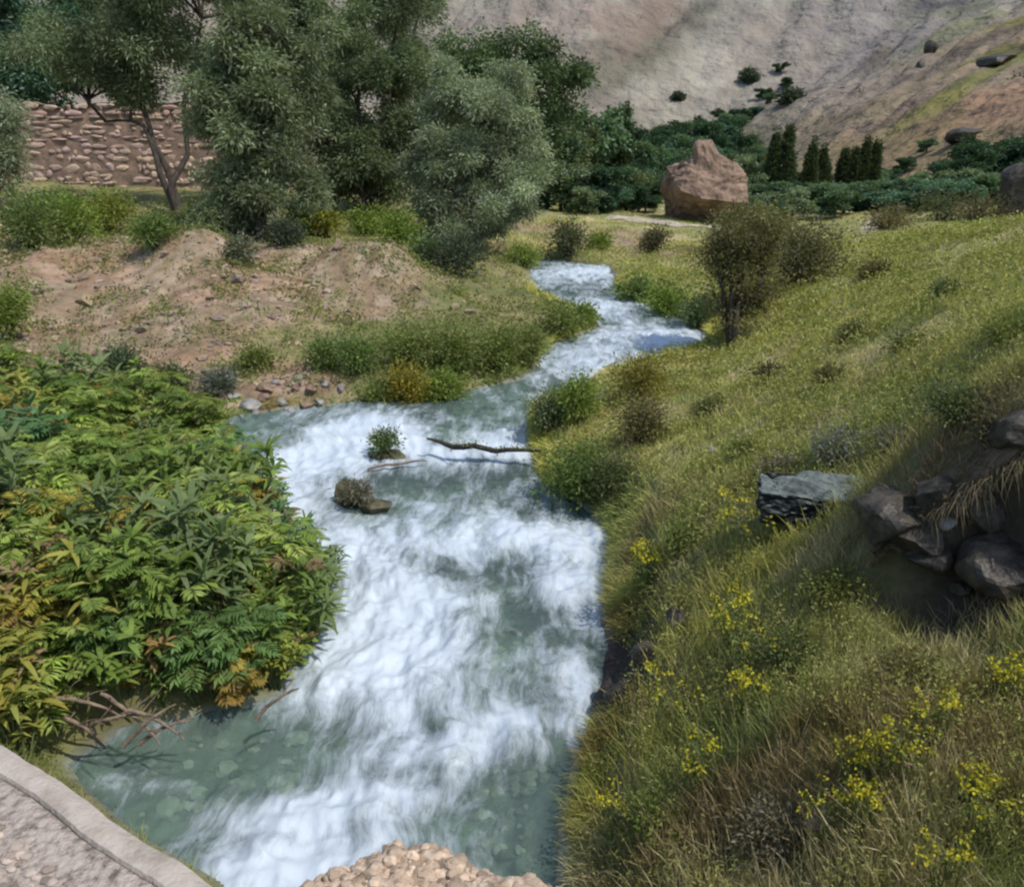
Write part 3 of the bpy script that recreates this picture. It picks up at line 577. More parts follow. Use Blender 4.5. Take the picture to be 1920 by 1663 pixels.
for a in [
 (60,468,58,100,FRESH+DUSK,'leafy green bush at the left edge below the stone wall, a dark hollow under it'),
 (135,458,55,90,FRESH,'bright green bush below the middle of the stone wall'),
 (205,440,48,75,FRESH+[(.3,.22,.04)],'green and yellowing bush just left of the forked trunk'),
 (290,468,34,72,GREENT+FRESH,'dark green rounded shrub at the back edge of the gravel mound'),
 (372,425,20,42,LIME,'small yellow green shrub right of the forked trunk foot'),
 (575,440,34,52,FRESH,'green shrub at the foot of the bushy willow, right side'),
 (610,446,28,60,GOLD+FRESH,'yellowing shrub with orange tints between the willows'),
 (690,440,46,44,FRESH,'low fresh green shrub in front of the dark willow'),
 (755,470,46,66,FRESH,'fresh green shrub at the top right of the second gravel mound'),
 (800,505,34,58,GREENT,'green shrub trailing down the right end of the gravel mound'),
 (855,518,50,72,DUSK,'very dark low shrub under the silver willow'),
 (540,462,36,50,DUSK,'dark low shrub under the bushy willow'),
 (450,492,30,40,SAGE+OLIVE,'grey green shrub on the first gravel mound'),
 (1065,482,36,66,OLIVE+DUSK,'olive round shrub on the bank left of the far bend'),
 (1222,476,24,44,BROWN+DUSK,'small dark brown shrub in front of the boulder'),
 (1120,470,26,30,FRESH,'low green shrub beside the far bend'),
 (985,500,30,30,LIME,'low yellow green shrub above the left bank of the far bend'),
 (1195,566,38,40,GREENT+FRESH,'low green shrub on the right bank at the far bend'),
 (1250,596,46,54,FRESH,'green shrub on the right bank, middle of the far bend'),
 (1310,618,40,60,GREENT,'dark green shrub beside the dark stemmed willow'),
 (620,690,40,52,GREENT+FRESH,'bright green low shrub on the left bank above the stony shore'),
 (680,700,46,60,GREENT+FRESH,'green shrub on the left bank, next to the bright one'),
 (760,690,56,74,FRESH+OLIVE,'green shrub behind the yellow leaved shrub'),
 (850,700,58,90,FRESH+OLIVE,'tall green shrub on the left bank near the water'),
 (930,700,52,90,OLIVE+FRESH,'olive green shrub at the point of the left bank'),
 (985,690,38,80,OLIVE+LIME,'olive shrub leaning over the narrow channel from the left'),
 (1045,630,44,52,OLIVE+LIME,'low olive shrub at the inner side of the far bend'),
 (1090,612,30,38,FRESH,'small green shrub at the tip of the far bend'),
 (770,782,42,90,GOLD,'yellow leaved shrub at the water edge of the left bank'),
 (835,778,44,74,LIME+FRESH,'yellow green shrub over the water, right of the yellow leaved one'),
 (715,768,36,52,OLIVE+FRESH,'green shrub over the water, left of the yellow leaved one'),
 (475,696,34,46,LIME+OLIVE,'small yellow green shrub at the foot of the gravel slope'),
 (410,740,40,44,DUSK+SAGE,'grey green shrub behind the stony shore'),
 (330,735,40,44,GREENT+OLIVE,'dark green low shrub at the top of the leafy bank'),
 (235,712,36,60,DUSK+GREENT,'dark shrub between the gravel slope and the leafy plants'),
 (20,640,40,110,LIME+FRESH,'yellow green shrub at the left edge beside the gravel slope'),
 (1195,752,50,84,OLIVE+GOLD,'olive and yellow shrub on the right bank opposite the left point'),
 (1205,832,46,84,BROWN+OLIVE,'reddish brown weedy shrub behind the round green bush'),
 (1030,812,36,90,FRESH+SAGE,'light green shrub at the right end of the white cascade'),
 (1085,800,38,100,FRESH+LIME,'pale green upright shrub beside the cascade, right one of two'),
 (1080,955,72,130,GREENT+FRESH,'round deep green bush hanging over the water on the right bank'),
 (1145,945,46,104,GREENT+OLIVE,'green bush joined to the right side of the round deep green bush'),
 (1500,540,78,130,DUSK+OLIVE+BROWN,'broad brownish green bush behind the crest, right of the dark stems'),
 (1420,470,44,80,OLIVE+FRESH,'olive bush on the flat behind the dark stemmed willow'),
 (1575,875,60,62,SAGE,'silver grey sage bush above the slate rock'),
 (1460,905,50,44,SAGE+BROWN,'dull grey brown bush left of the slate rock'),
 (1810,790,60,54,GREENT+OLIVE,'dark green bush on the slope above the eroded bank'),
 (1450,716,38,26,BROWN+DUSK,'dark brown tussock in the middle of the grassy slope'),
 (1600,640,30,26,OLIVE,'olive tussock on the upper grassy slope'),
 (1780,560,28,26,OLIVE+GREENT,'small dark green bush near the top of the grassy slope'),
 (1640,520,36,24,OLIVE+BROWN,'wide low olive tussock near the crest of the grassy slope'),(1880,640,34,30,OLIVE+LIME,'yellow olive tussock at the right edge of the slope'),
 (1560,720,30,24,BROWN+OLIVE,'brown tussock in the middle of the upper slope'),(1700,660,26,22,GREENT+OLIVE,'green tussock in the right half of the upper slope'),(1330,780,30,26,OLIVE,'olive tussock just above the river bushes'),
 (1400,860,40,30,OLIVE+LIME,'yellow green tussock left of the sage bush'),(1690,850,44,36,BROWN+SAGE,'dry brownish bush above the eroded bank'),(1870,860,50,44,BROWN+DUSK,'dark brown bush on the turf lip at the right edge'),
 (1660,430,60,34,BROWN+OLIVE,'low brown bushes beside the upper end of the path'),(1770,415,60,50,OLIVE+DUSK,'olive bush between the path and the knoll rock'),(1830,420,46,44,DUSK+BROWN,'dark bush at the foot of the knoll rock'),
 (1280,1030,34,40,OLIVE+LIME,'weedy clump on the right bank above the white bend'),(1560,1130,40,40,LIME+BROWN,'rust tinged weedy clump below the slate rock'),(1480,1250,44,44,OLIVE+GREENT,'dark green weedy clump in the middle of the right bank'),
 (1700,1290,46,46,OLIVE+BROWN,'brownish weedy clump below the eroded hollow'),(1240,1560,50,60,FRESH+OLIVE,'green weedy clump at the lower water edge'),(1440,1600,60,60,SAGE+BROWN,'greyish dry weedy clump at the bottom edge'),(60,1330,60,60,FRESH+OLIVE,'low green clump behind the concrete edge')
]:
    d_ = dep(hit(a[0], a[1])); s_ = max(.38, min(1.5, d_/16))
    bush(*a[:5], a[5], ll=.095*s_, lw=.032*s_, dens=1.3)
# dark stemmed willow at the river's right bank
b = hit(1372, 662)
T(1372, 662, [(1395,460,55,60),(1350,465,40,60),(1430,445,42,50),(1378,555,42,55),(1405,520,40,50)],
  [[(1365,600),(1345,520),(1330,440)], [(1370,600),(1372,500),(1380,420)], [(1378,600),(1400,520),(1430,430)], [(1384,610),(1420,540),(1460,460)], [(1360,600),(1355,540),(1365,450)], [(1376,600),(1388,540),(1400,470)]],
  'brownish thin leaved willow with a bunch of dark stems beside the river', ncl=520, nl=36, cols=BROWN+OLIVE+OLIVE, sig=.13, r0=.075, ll=.085, lw=.024, nb=60, gap=.3, boughs=60, name='willow_shrub', parts=('stems', 'crown'))

# ---- poplars
POP = [(1172,182,310,12,60,'lone narrow poplar standing above the valley trees left of the boulder'),(1452,238,388,8,58,'thin poplar at the left of the middle poplar pair'),(1476,224,390,14,58,'tallest and thickest poplar in the middle of the valley'),
 (1522,258,392,9,60,'narrow poplar first right of the tallest one'),(1545,276,392,12,62,'short dark poplar second right of the tallest one'),(1585,276,394,10,62,'short poplar third right of the tallest one'),
 (1604,268,394,8,60,'slim poplar left of the right hand poplar pair'),(1622,262,396,7,60,'slim poplar, left one of the right hand pair'),(1641,258,394,6,60,'thinnest poplar, furthest right of the row')]
for px, yt, yb, rx, d, lab in POP:
    b = at_d(px, d); zt = D(px, yt, d)[2]-b[2]; R_ = 1.05*rx*d/1600
    E = [(rng.normal()*.05, 0, zt*(.12+.8*t), R_*w, R_*w, zt*.16) for t, w in ((0,.6),(.2,1),(.4,.95),(.6,.72),(.8,.42),(.96,.15))]
    tree('poplar_tree', b, E, [[np.array([0,0,-.2]), np.array([0,0,zt*.85])]], lab, cols=[(.045,.07,.035),(.065,.09,.042),(.085,.105,.05)], ncl=300, nl=40, ll=.22, lw=.10, sig=.10, gap=.1, r0=.12, nb=6, group='poplars in the valley', up=1.0)
# ---- valley trees
def proto(cols, seed, n=90, hgt=6):
    E = [(rng.normal()*1.0, rng.normal()*.8, hgt*rng.uniform(.4, .75), rng.uniform(1.3, 2.0), 1.6, hgt*.22) for _ in range(5)] + [(0, 0, hgt*.35, 2.1, 1.9, hgt*.28)]
    o = empty('valley_tree', (0, 0, 0)); b1 = Buf(); b2 = Buf()
    C = crown(b2, E, n*2, 44, .34, .2, cols, .27, gap=.2, var=.2, boughs=26); limbs(b1, None, [[(0,0,-.3),(.1,0,hgt*.3),(0,.1,hgt*.6)]], C, .2, 8)
    KIDS[o.name] = [b1.build('trunk', BARK, o), b2.build('crown', LEAF, o)]; return o
PR = [proto(c, i) for i, c in enumerate((FARG, DEEPG, BLUEG, [(.15,.20,.10),(.20,.25,.15)], OLIVE+FARG))]
used = set()
def vtree(px, d, top, kind, label, group, wide=1.0, minh=.9):
    b = at_d(px, d); zt = max(minh, D(px, top, d)[2]-b[2]); s_ = zt/5.2
    src = PR[kind]; o = src if kind not in used else copy_tree(src); used.add(kind)
    o.location = b; o.rotation_euler.z = rng.uniform(0, 6.28); w = max(s_, .34)*wide*rng.uniform(.9, 1.25); o.scale = (w, w, max(s_, .26)); tag(o, label, 'tree', group)
gA, gB, gC, gD = 'trees left of the boulder', 'trees of the valley floor right of the boulder', 'dark trees climbing the foot of the far hillside', 'trees at the foot of the right hillside'
for px, d, top, k in ((1020,52,250,1),(1062,56,225,4),(1105,60,210,0),(1150,64,235,1),(1190,66,250,1),(1225,62,270,0),(1040,48,320,3),(1085,50,315,2),(1125,48,330,0),(1165,50,325,4),(1205,52,315,0),(1240,56,300,1),(1010,47,340,1),(1145,44,350,2),(1100,42,355,3),(1215,45,345,1)):
    vtree(px, d, top, k, 'mid green leafy tree in the belt between the silver willow and the boulder', gA, .9)
for px, d, top, k in ((1395,52,330,3),(1412,60,296,3),(1432,68,318,0),(1380,62,306,0),(1500,74,322,1),(1535,70,330,2),(1565,72,322,1),(1600,70,330,2),(1650,70,318,0),(1668,78,320,1),(1700,80,312,1),(1735,84,316,0),(1660,52,362,2),(1700,54,352,0),(1750,60,330,4),(1470,56,352,2),(1430,50,365,1),(1345,60,310,1),(1290,60,300,1),(1330,70,290,0),(1260,66,285,0),(1405,70,285,4)):
    vtree(px, d, top, k, 'leafy green tree among the poplars and low trees right of the boulder', gB, 1.0)
for j_ in range(34):
    px = 1385+16.5*j_+rng.uniform(-8, 8); d = rng.uniform(40, 52); vtree(px, d, rng.uniform(346, 384) if px < 1690 else rng.uniform(318, 360), [3,0,1,2,4,0,1][j_ % 7], 'leafy green tree among the poplars and low trees right of the boulder', gB, 1.35)
for j_ in range(20):
    px = 985+21*j_+rng.uniform(-8, 8)
    if 1215 < px < 1400: continue
    vtree(px, rng.uniform(42, 50), rng.uniform(300, 360), [1,0,2,3,4][j_ % 5], 'mid green leafy tree in the belt between the silver willow and the boulder', gA, 1.2)
for i_, px in enumerate(np.linspace(1130, 1462, 26)):
    d = 150 + 62*(px-1130)/370 + rng.uniform(-8, 14); top = np.interp(px, [1130,1220,1300,1400,1470,1500], [250,246,222,205,190,200]) + rng.uniform(0, 16)
    vtree(px, d, top, [1,2,1,0,1][i_ % 5], 'small dark tree in the strip climbing the foot of the bare far hillside', gC, 1.25, 4.0 if px < 1380 else 2.4)
for px, d, top in ((1270,120,262),(1300,125,255),(1335,118,262),(1365,122,250),(1400,128,262),(1430,115,275),(1235,110,262),(1210,100,258)):
    vtree(px, d, top, rng.integers(0, 3), 'dark tree in front of the climbing strip, above the boulder', 'trees above the boulder', 1.2)
for px, d, top in ((1790,52,300),(1830,56,278),(1870,58,262),(1910,56,270),(1950,55,255)):
    vtree(px, d, top, 1 if px % 20 else 0, 'green tree on the right side behind the grassy knoll', gD, 1.2)
for px, py, r_, h, lab in ((1405,142,16,24,'largest dark bush alone in the middle of the bare hillside'),(1272,182,8,10,'tiny dark bush on the bare hillside above the climbing strip'),(1483,182,22,16,'dark bush at the upper end of the climbing strip')):
    d = 300 if px < 1450 else 230
    # walk the sight line to the hillside
    for t in np.arange(100, 600, 1.0):
        q = D(px, py+h*.5, t)
        if float(hillz(np.array([q[0]]), np.array([q[1]]))[0]) > q[2]: break
    q[2] = float(hillz(np.array([q[0]]), np.array([q[1]]))[0]); k = t/1600
    o = empty('hillside_bush', q); B = Buf(); crown(B, [(0,0,h*k*.45,r_*k,r_*k,h*k*.45)], 50, 30, .8, .4, DUSK, r_*k*.25); S_ = Buf(); S_.tube([(0,0,-.3),(0,0,h*k*.5)], [.2,.1], 5)
    S_.build('stems', BARK, o); B.build('foliage', LEAF, o); tag(o, lab, 'bush')

# ---- house sized boulder
def hull(name, pts, mat, sub=4, amp=.12, fr=1.2, crease=None):
    bm = bmesh.new()
    for p in pts: bm.verts.new(p)
    r = bmesh.ops.convex_hull(bm, input=bm.verts); bmesh.ops.delete(bm, geom=[g for g in r['geom_interior'] if isinstance(g, bmesh.types.BMVert)], context='VERTS')
    bmesh.ops.bevel(bm, geom=bm.edges[:], offset=.06, segments=1, affect='EDGES') if crease else None
    bmesh.ops.triangulate(bm, faces=bm.faces[:])
    for _ in range(sub):
        bmesh.ops.subdivide_edges(bm, edges=[e for e in bm.edges if e.calc_length() > .12*amp*40 or True], cuts=1, use_grid_fill=True)
        if len(bm.verts) > 9000: break
    bm.normal_update()
    V = np.array([v.co[:] for v in bm.verts]); Nn = np.array([v.normal[:] for v in bm.verts])
    n1 = fbm(V[:, 0]*fr+V[:, 1]*.7*fr, V[:, 2]*fr*1.4+V[:, 1]*.5, 611, 5)-.5; n2 = np.abs(fbm(V[:, 0]*fr*2-V[:, 1]*fr, V[:, 2]*fr*3, 621, 3)-.5)
    V = V + Nn*(n1*2.2*amp - n2*1.6*amp)[:, None]; F = np.array([[v.index for v in f.verts] for f in bm.faces]); bm.free()
    return mesh(name, V, F, mat)
b = hit(1312, 420)
o = hull('boulder', [(-.25,.3,3.1),(.5,.4,3.1),(.5,1.2,3.0),(-.75,-.1,2.75),(-1.9,1.1,2.5),(-1.9,2.0,2.5),(1.15,.0,2.75),(1.9,.5,1.9),(1.95,1.6,1.8),(2.0,-.1,1.35),(-.75,-.9,1.5),(.1,-1.3,1.15),(1.5,-1.1,1.0),(1.9,-.5,1.0),
     (-1.6,1.5,.1),(-1.5,1.6,-.2),(-.4,.8,-.2),(1.1,.7,-.2),(1.7,1.3,-.2),(1.8,2.8,-.2),(-1.8,2.8,-.2),(0,3.2,1.5)], ROCKTAN, 5, .19, 1.1)
me = o.data; V = np.empty(len(me.vertices)*3, np.float32); me.vertices.foreach_get('co', V); V = V.reshape(-1, 3)
V[:, 2] += .62*np.exp(-(((V[:, 0]-.02)/.52)**2 + ((V[:, 1]-.5)/.8)**2)**3)*sstep(2.2, 2.8, V[:, 2])
V[:, 0] += .12*np.sin(V[:, 2]*3.1)*sstep(.3, 1, V[:, 2]); me.vertices.foreach_set('co', V.ravel()); me.update()
o.location = b; o.rotation_euler = (0, 0, math.radians(-14)); o.scale = (1.05, 1, 1.03); tag(o, 'huge tan boulder with a pointed top and dark undercut foot on the riverside flat', 'boulder')

# ---- rocks on the right slope
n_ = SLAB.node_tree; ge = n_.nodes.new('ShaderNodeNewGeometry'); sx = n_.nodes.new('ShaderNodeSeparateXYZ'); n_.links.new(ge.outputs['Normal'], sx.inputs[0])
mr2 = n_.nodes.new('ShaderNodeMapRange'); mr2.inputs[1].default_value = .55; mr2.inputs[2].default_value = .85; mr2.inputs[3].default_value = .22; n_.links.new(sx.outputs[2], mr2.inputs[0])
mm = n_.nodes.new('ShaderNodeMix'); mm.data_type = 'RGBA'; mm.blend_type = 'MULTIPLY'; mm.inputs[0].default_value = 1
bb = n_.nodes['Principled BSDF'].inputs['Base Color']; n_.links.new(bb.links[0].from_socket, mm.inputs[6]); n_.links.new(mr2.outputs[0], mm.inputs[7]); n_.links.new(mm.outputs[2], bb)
b = hit(1540, 1000)
kk = dep(b)/1600
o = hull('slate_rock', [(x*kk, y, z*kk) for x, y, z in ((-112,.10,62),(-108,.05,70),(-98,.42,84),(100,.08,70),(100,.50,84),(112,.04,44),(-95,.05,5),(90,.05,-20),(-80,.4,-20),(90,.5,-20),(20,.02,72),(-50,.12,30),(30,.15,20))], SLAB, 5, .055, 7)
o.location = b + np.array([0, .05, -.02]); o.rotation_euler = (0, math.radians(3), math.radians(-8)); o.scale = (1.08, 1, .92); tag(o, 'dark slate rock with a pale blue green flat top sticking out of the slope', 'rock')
for px, py, w, h, m_, lab in ((1670,1000,150,90,ROCKDARK,'wide dark ragged rock at the left end of the eroded bank'),(1650,965,90,54,ROCKDARK,'dark jagged rock right beside the slate rock'),(1760,1010,110,70,ROCKDARK,'dark jagged rock under the middle of the turf lip'),(1830,1030,90,80,ROCKDARK,'upright dark rock under the turf lip'),(1730,1110,80,50,ROCKDARK,'low dark rock at the front of the eroded hollow'),(1765,1045,36,34,ROCKGREY,'small pale stone in the dark hollow of the eroded bank'),(1880,985,150,80,ROCKDARK,'dark rock bedded in the eroded bank near the right edge'),
  (1890,1110,170,100,ROCKDARK,'large dark rock at the foot of the eroded bank by the right edge'),(1800,1130,50,26,ROCKDARK,'flat dark stone below the eroded bank'),(1710,1060,110,70,ROCKDARK,'dark stone at the left end of the eroded hollow'),
  (1215,1240,60,44,ROCKDARK,'dark rock low at the water edge of the right bank'),(1170,1310,70,46,ROCKDARK,'wet dark rock touching the water on the right bank'),(1270,1170,50,34,ROCKDARK,'dark rock higher on the right bank above the wet one'),
  (1335,848,26,16,ROCKGREY,'small pale stone on the grass right of the river bushes'),(1475,712,30,18,ROCKGREY,'pale stone beside the dark tussock on the slope'),(1550,1560,80,40,ROCKTAN,'tan stone half buried in the weeds near the bottom edge'),
  (1125,752,22,16,ROCKGREY,'pale stone at the water edge between the right bank bushes'),(1010,720,50,12,ROCKGREY,'flat pale stone in the shallow narrow channel')):
    rock('rock', px, py, w, h, m_, lab)
b = at_d(1905, 30); b = hit(1908, 405)
rock('rock', 1908, 405, 110, 110, ROCKDARK, 'big dark rock on the grassy knoll at the right edge', pos=b)
for px, py, w, h, lab in ((1805,262,62,30,'dark outcrop above the green trees on the right hillside'),(1870,120,70,22,'dark outcrop high on the near right hillside'),(1745,100,24,30,'small dark outcrop on the upper hillside'),(1725,130,18,20,'smallest dark outcrop on the upper hillside')):
    for t in np.arange(60, 600, 1.0):
        q = D(px, py, t)
        if float(hillz(np.array([q[0]]), np.array([q[1]]))[0]) > q[2]: break
    rock('rock_outcrop', px, py, w, h, ROCKDARK, lab, pos=q-np.array([0, 0, h*t/1600*.28]), sink=.0, cat='outcrop')

# ---- stones of the shore and stream
SH = 'stones on the left shore'
pts = [(410,770),(440,745),(470,765),(500,735),(530,760),(455,790),(555,735),(520,720),(480,785),(585,745),(610,725),(430,815),(460,835),(410,840),(545,778),(575,765),(390,790),(640,735),(495,752),(600,760),(450,860),(420,865),(380,765),(560,715),(630,715)]
for i_, (px, py) in enumerate(pts):
    big = i_ in (2, 3, 11)
    rock('shore_stone', px, py, rng.uniform(14, 26)*(1.7 if big else 1), rng.uniform(9, 16)*(1.5 if big else 1), ROCKGREY if i_ % 3 else ROCKTAN,
         {2: 'largest pale stone in the middle of the left stony shore', 3: 'large stone at the back of the left stony shore', 11: 'large stone at the near end of the left stony shore'}.get(i_, 'small pale stone on the stony left shore at the wide pool'), SH, sub=3)
MOSS = noisemat('mossy_rock', (.025, .028, .014), (.13, .115, .065), 8, 6, .7, rough=.7)
o = rock('mossy_rock', 720, 872, 70, 30, MOSS, 'mossy dark rock in the stream below the yellow leaved shrub', pos=np.array([*P(722, 858, .22)[:2], .16]), dy=.6)
o = rock('mossy_rock', 650, 940, 50, 56, MOSS, 'upright brown mossy rock standing in the rapids', pos=np.array([*P(650, 935, .14)[:2], .08]), dy=.8)
o = rock('mossy_rock', 700, 950, 80, 26, MOSS, 'low mossy rock awash beside the upright one', pos=np.array([*P(700, 948, .12)[:2], .06]), dy=.7)
bush(722, 845, 24, 46, DUSK+FRESH, 'small green tuft growing on the mossy rock in the stream', pos=np.array([*P(725, 846, .3)[:2], .27]), ll=.07, lw=.02)
bush(668, 925, 22, 34, BROWN+SAGE, 'dry tuft caught on the upright rock in the rapids', pos=np.array([*P(668, 925, .3)[:2], .22]), ll=.07, lw=.015)
def stick(name, pts, rads, mat, label, cat='branch', group=None, twigs=0, moss=None):
    pts = np.array(pts); b = pts[0].copy(); o = empty(name, b); B = Buf()
    q = np.concatenate([curve(pts[i]-b, pts[i+1]-b, .06, 5)[:-1] for i in range(len(pts)-1)] + [pts[-1:]-b])
    B.tube(q, np.interp(np.linspace(0, 1, len(q)), np.linspace(0, 1, len(rads)), rads), 8); B.build('limb', mat, o, smooth=True)
    if twigs:
        for _ in range(twigs):
            B = Buf(); s = q[rng.integers(1, len(q)-1)]; e = s + (q[-1]-q[0])*rng.uniform(.12, .3) + rng.normal(size=3)*.12*np.linalg.norm(q[-1]-q[0]); e[2] = abs(e[2]-s[2])+s[2]
            B.tube(curve(s, e, .15, 4), np.linspace(rads[-1]*.9, .003, 4), 5); B.build('twig', mat, o, smooth=True)
    if moss:
        B = Buf(); t = rng.integers(len(q)//3, len(q), 260); pp = q[t] + rng.normal(size=(260, 3))*np.array([.06, .03, .02]) + np.array([0, 0, .02])
        B.leaves(pp, rng.normal(size=(260, 3))+np.array([0, 0, .8]), .05, .02, pal(260, FRESH+OLIVE)); B.build('moss', LEAF, o)
    tag(o, label, cat, group)
def PW(px, py, z): return P(px, py, z)
stick('driftwood_log', [PW(800,822,.50), PW(850,838,.40), PW(930,846,.38), PW(1015,846,.40)], [.015,.042,.036,.02], WETWOOD, 'dark wet log with mossy end lying across the foot of the cascade', 'log', twigs=2, moss=True)
stick('driftwood_log', [PW(690,880,.22), PW(760,868,.24), PW(800,864,.26)], [.018,.018,.008], DRYWOOD, 'thin brown stick reaching right from the mossy rock in the stream', 'log')
for i_, (a, c, lab) in enumerate((((105,1308,.55),(230,1345,.35),'longest pale dry branch pointing left at the foot of the leafy bank'),((190,1300,.5),(300,1395,.25),'dry branch sloping down to the water from the leafy bank'),((150,1370,.3),(285,1340,.45),'dry branch lying low across the others'),
    ((230,1400,.22),(330,1320,.5),'brown branch rising right out of the branch heap'),((240,1330,.5),(345,1385,.22),'reddish branch at the right of the branch heap'),((120,1345,.4),(200,1400,.22),'short branch at the left of the heap near the parapet'),
    ((260,1395,.2),(360,1350,.35),'thin branch touching the shallow water'),((480,1350,.2),(560,1290,.42),'curved bare twig arching from the bank over the water'))):
    p0 = PW(*a); p1 = PW(*c); z0 = gz(p0[0], p0[1]); z1 = gz(p1[0], p1[1])
    p0[2] = max(p0[2], z0+.03); p1[2] = max(p1[2], z1+.02); stick('dry_branch', [p0, (p0+p1)/2+np.array([0,0,.04]), p1], [.016,.013,.006], DRYWOOD, lab, group='dry branches below the leafy bank', twigs=3)

# ---- bridge edge in front of the camera
def bridge():
    zt = 2.42; o = empty('bridge', (0, 0, zt))
    edge = [P(-420, 1130, zt)[:2], P(-160, 1285, zt)[:2], P(0, 1392, zt)[:2], P(120, 1470, zt)[:2], P(235, 1553, zt)[:2], P(330, 1605, zt)[:2], P(425, 1668, zt)[:2], P(480, 1730, zt)[:2], P(900, 1740, zt)[:2], P(1500, 1735, zt)[:2], P(2700, 1725, zt)[:2]]
    edge = np.array(edge); u = np.concatenate([[0], np.cumsum(np.linalg.norm(np.diff(edge, axis=0), axis=1))]); uu = np.linspace(0, u[-1], 420)
    ex = np.interp(uu, u, edge[:, 0]); ey = np.interp(uu, u, edge[:, 1]); t = norm(np.gradient(np.stack([ex, ey], 1), axis=0)); nx_ = t[:, 1]; ny_ = -t[:, 0]
    def strip(name, offs, zs, fn, mat, col=None, sm_=True):
        # offs: distance inward from the edge
        V = []
        for a, z in zip(offs, zs):
            wob = .018*(fbm(uu*5, uu*0+a*3, 700, 3)-.5)
            x = ex + nx_*(a+wob); y = ey + ny_*(a+wob); V.append(np.stack([x, y, fn(x, y, z)-zt], 1))
        V = np.concatenate(V); m_ = len(uu); i = (np.arange(len(offs)-1)[:, None]*m_ + np.arange(m_-1)).ravel()
        return mesh(name, V, np.stack([i, i+m_, i+m_+1, i+1], 1), mat, o, smooth=sm_)
    f0 = lambda x, y, z: z + .010*(fbm(x*9, y*9, 710, 4)-.5)
    strip('coping', [.0,-.02,-.02,.0,.02]+list(np.linspace(.03, .072, 10)), [zt-.9,zt-.9,zt-.1,zt-.008,zt-.001]+[zt]*9+[zt-.012], f0, COPING, None, False)
    # rubble face behind the crack, then the deck to beyond the camera
    g0 = lambda x, y, z: z + .055*(fbm(x*22, y*22, 720, 3)-.5)*(1 if z < zt-.018 else 0) + .010*(fbm(x*9, y*9, 710, 4)-.5)
    strip('rubble_band', [.0735,.0745,.077]+list(np.linspace(.105, .62, 60)), [zt-.06,zt-.016,zt-.006]+list(np.linspace(zt-.008, zt-.05, 60)), g0, RUBBLE)
    def gravel_part(n, a0, a1, s0):
        j = rng.integers(0, len(uu), n); a = rng.uniform(a0, a1, n); x = ex[j]+nx_[j]*a; y = ey[j]+ny_[j]*a; V0, F0 = ico(2); s_ = np.minimum(rng.gamma(2.2, s0, n)+.003, .017)
        jit = 1+.10*rng.normal(size=(n, len(V0), 1)); sc_ = np.stack([s_, s_*rng.uniform(.6, 1.1, n), s_*rng.uniform(.4, .7, n)], 1)
        V = V0[None]*jit*sc_[:, None, :] + np.stack([x, y, np.full(n, -.014)+s_*.1], 1)[:, None, :]; F = F0[None]+(np.arange(n)*len(V0))[:, None, None]
        c = np.array([.36,.30,.25])*rng.uniform(.5, 1.4, (n, 1)); p_ = mesh('aggregate', V.reshape(-1, 3), F.reshape(-1, 3), STONE, o, col=np.repeat(c, len(V0), 0)); p_['kind'] = 'stuff'
    gravel_part(4200, .17, .6, .006)
    V = [(-3.2,.9,-.06),(3.6,1.2,-.06),(3.6,-2.5,-.06),(-3.2,-2.5,-.06)]; lo = [(x, y, -.45) for x, y, z in V]
    mesh('deck', V+lo, np.array([[3,2,1,0],[4,5,6,7],[0,1,5,4],[1,2,6,5],[2,3,7,6],[3,0,4,7]]), CONCRETE, o)
    tag(o, 'old concrete bridge edge with a dark crack and rubble surface in the lower left corner', 'bridge')
COPING = noisemat('coping_concrete', (.27,.225,.18), (.47,.41,.345), 7, 10, 1, c3=(.39,.335,.28), bscale=70, dist=.006)
RUBBLE = noisemat('rubble_concrete', (.12,.095,.075), (.44,.375,.31), 34, 7, .9, c3=(.36,.30,.25), bscale=60, dist=.015)
bridge()
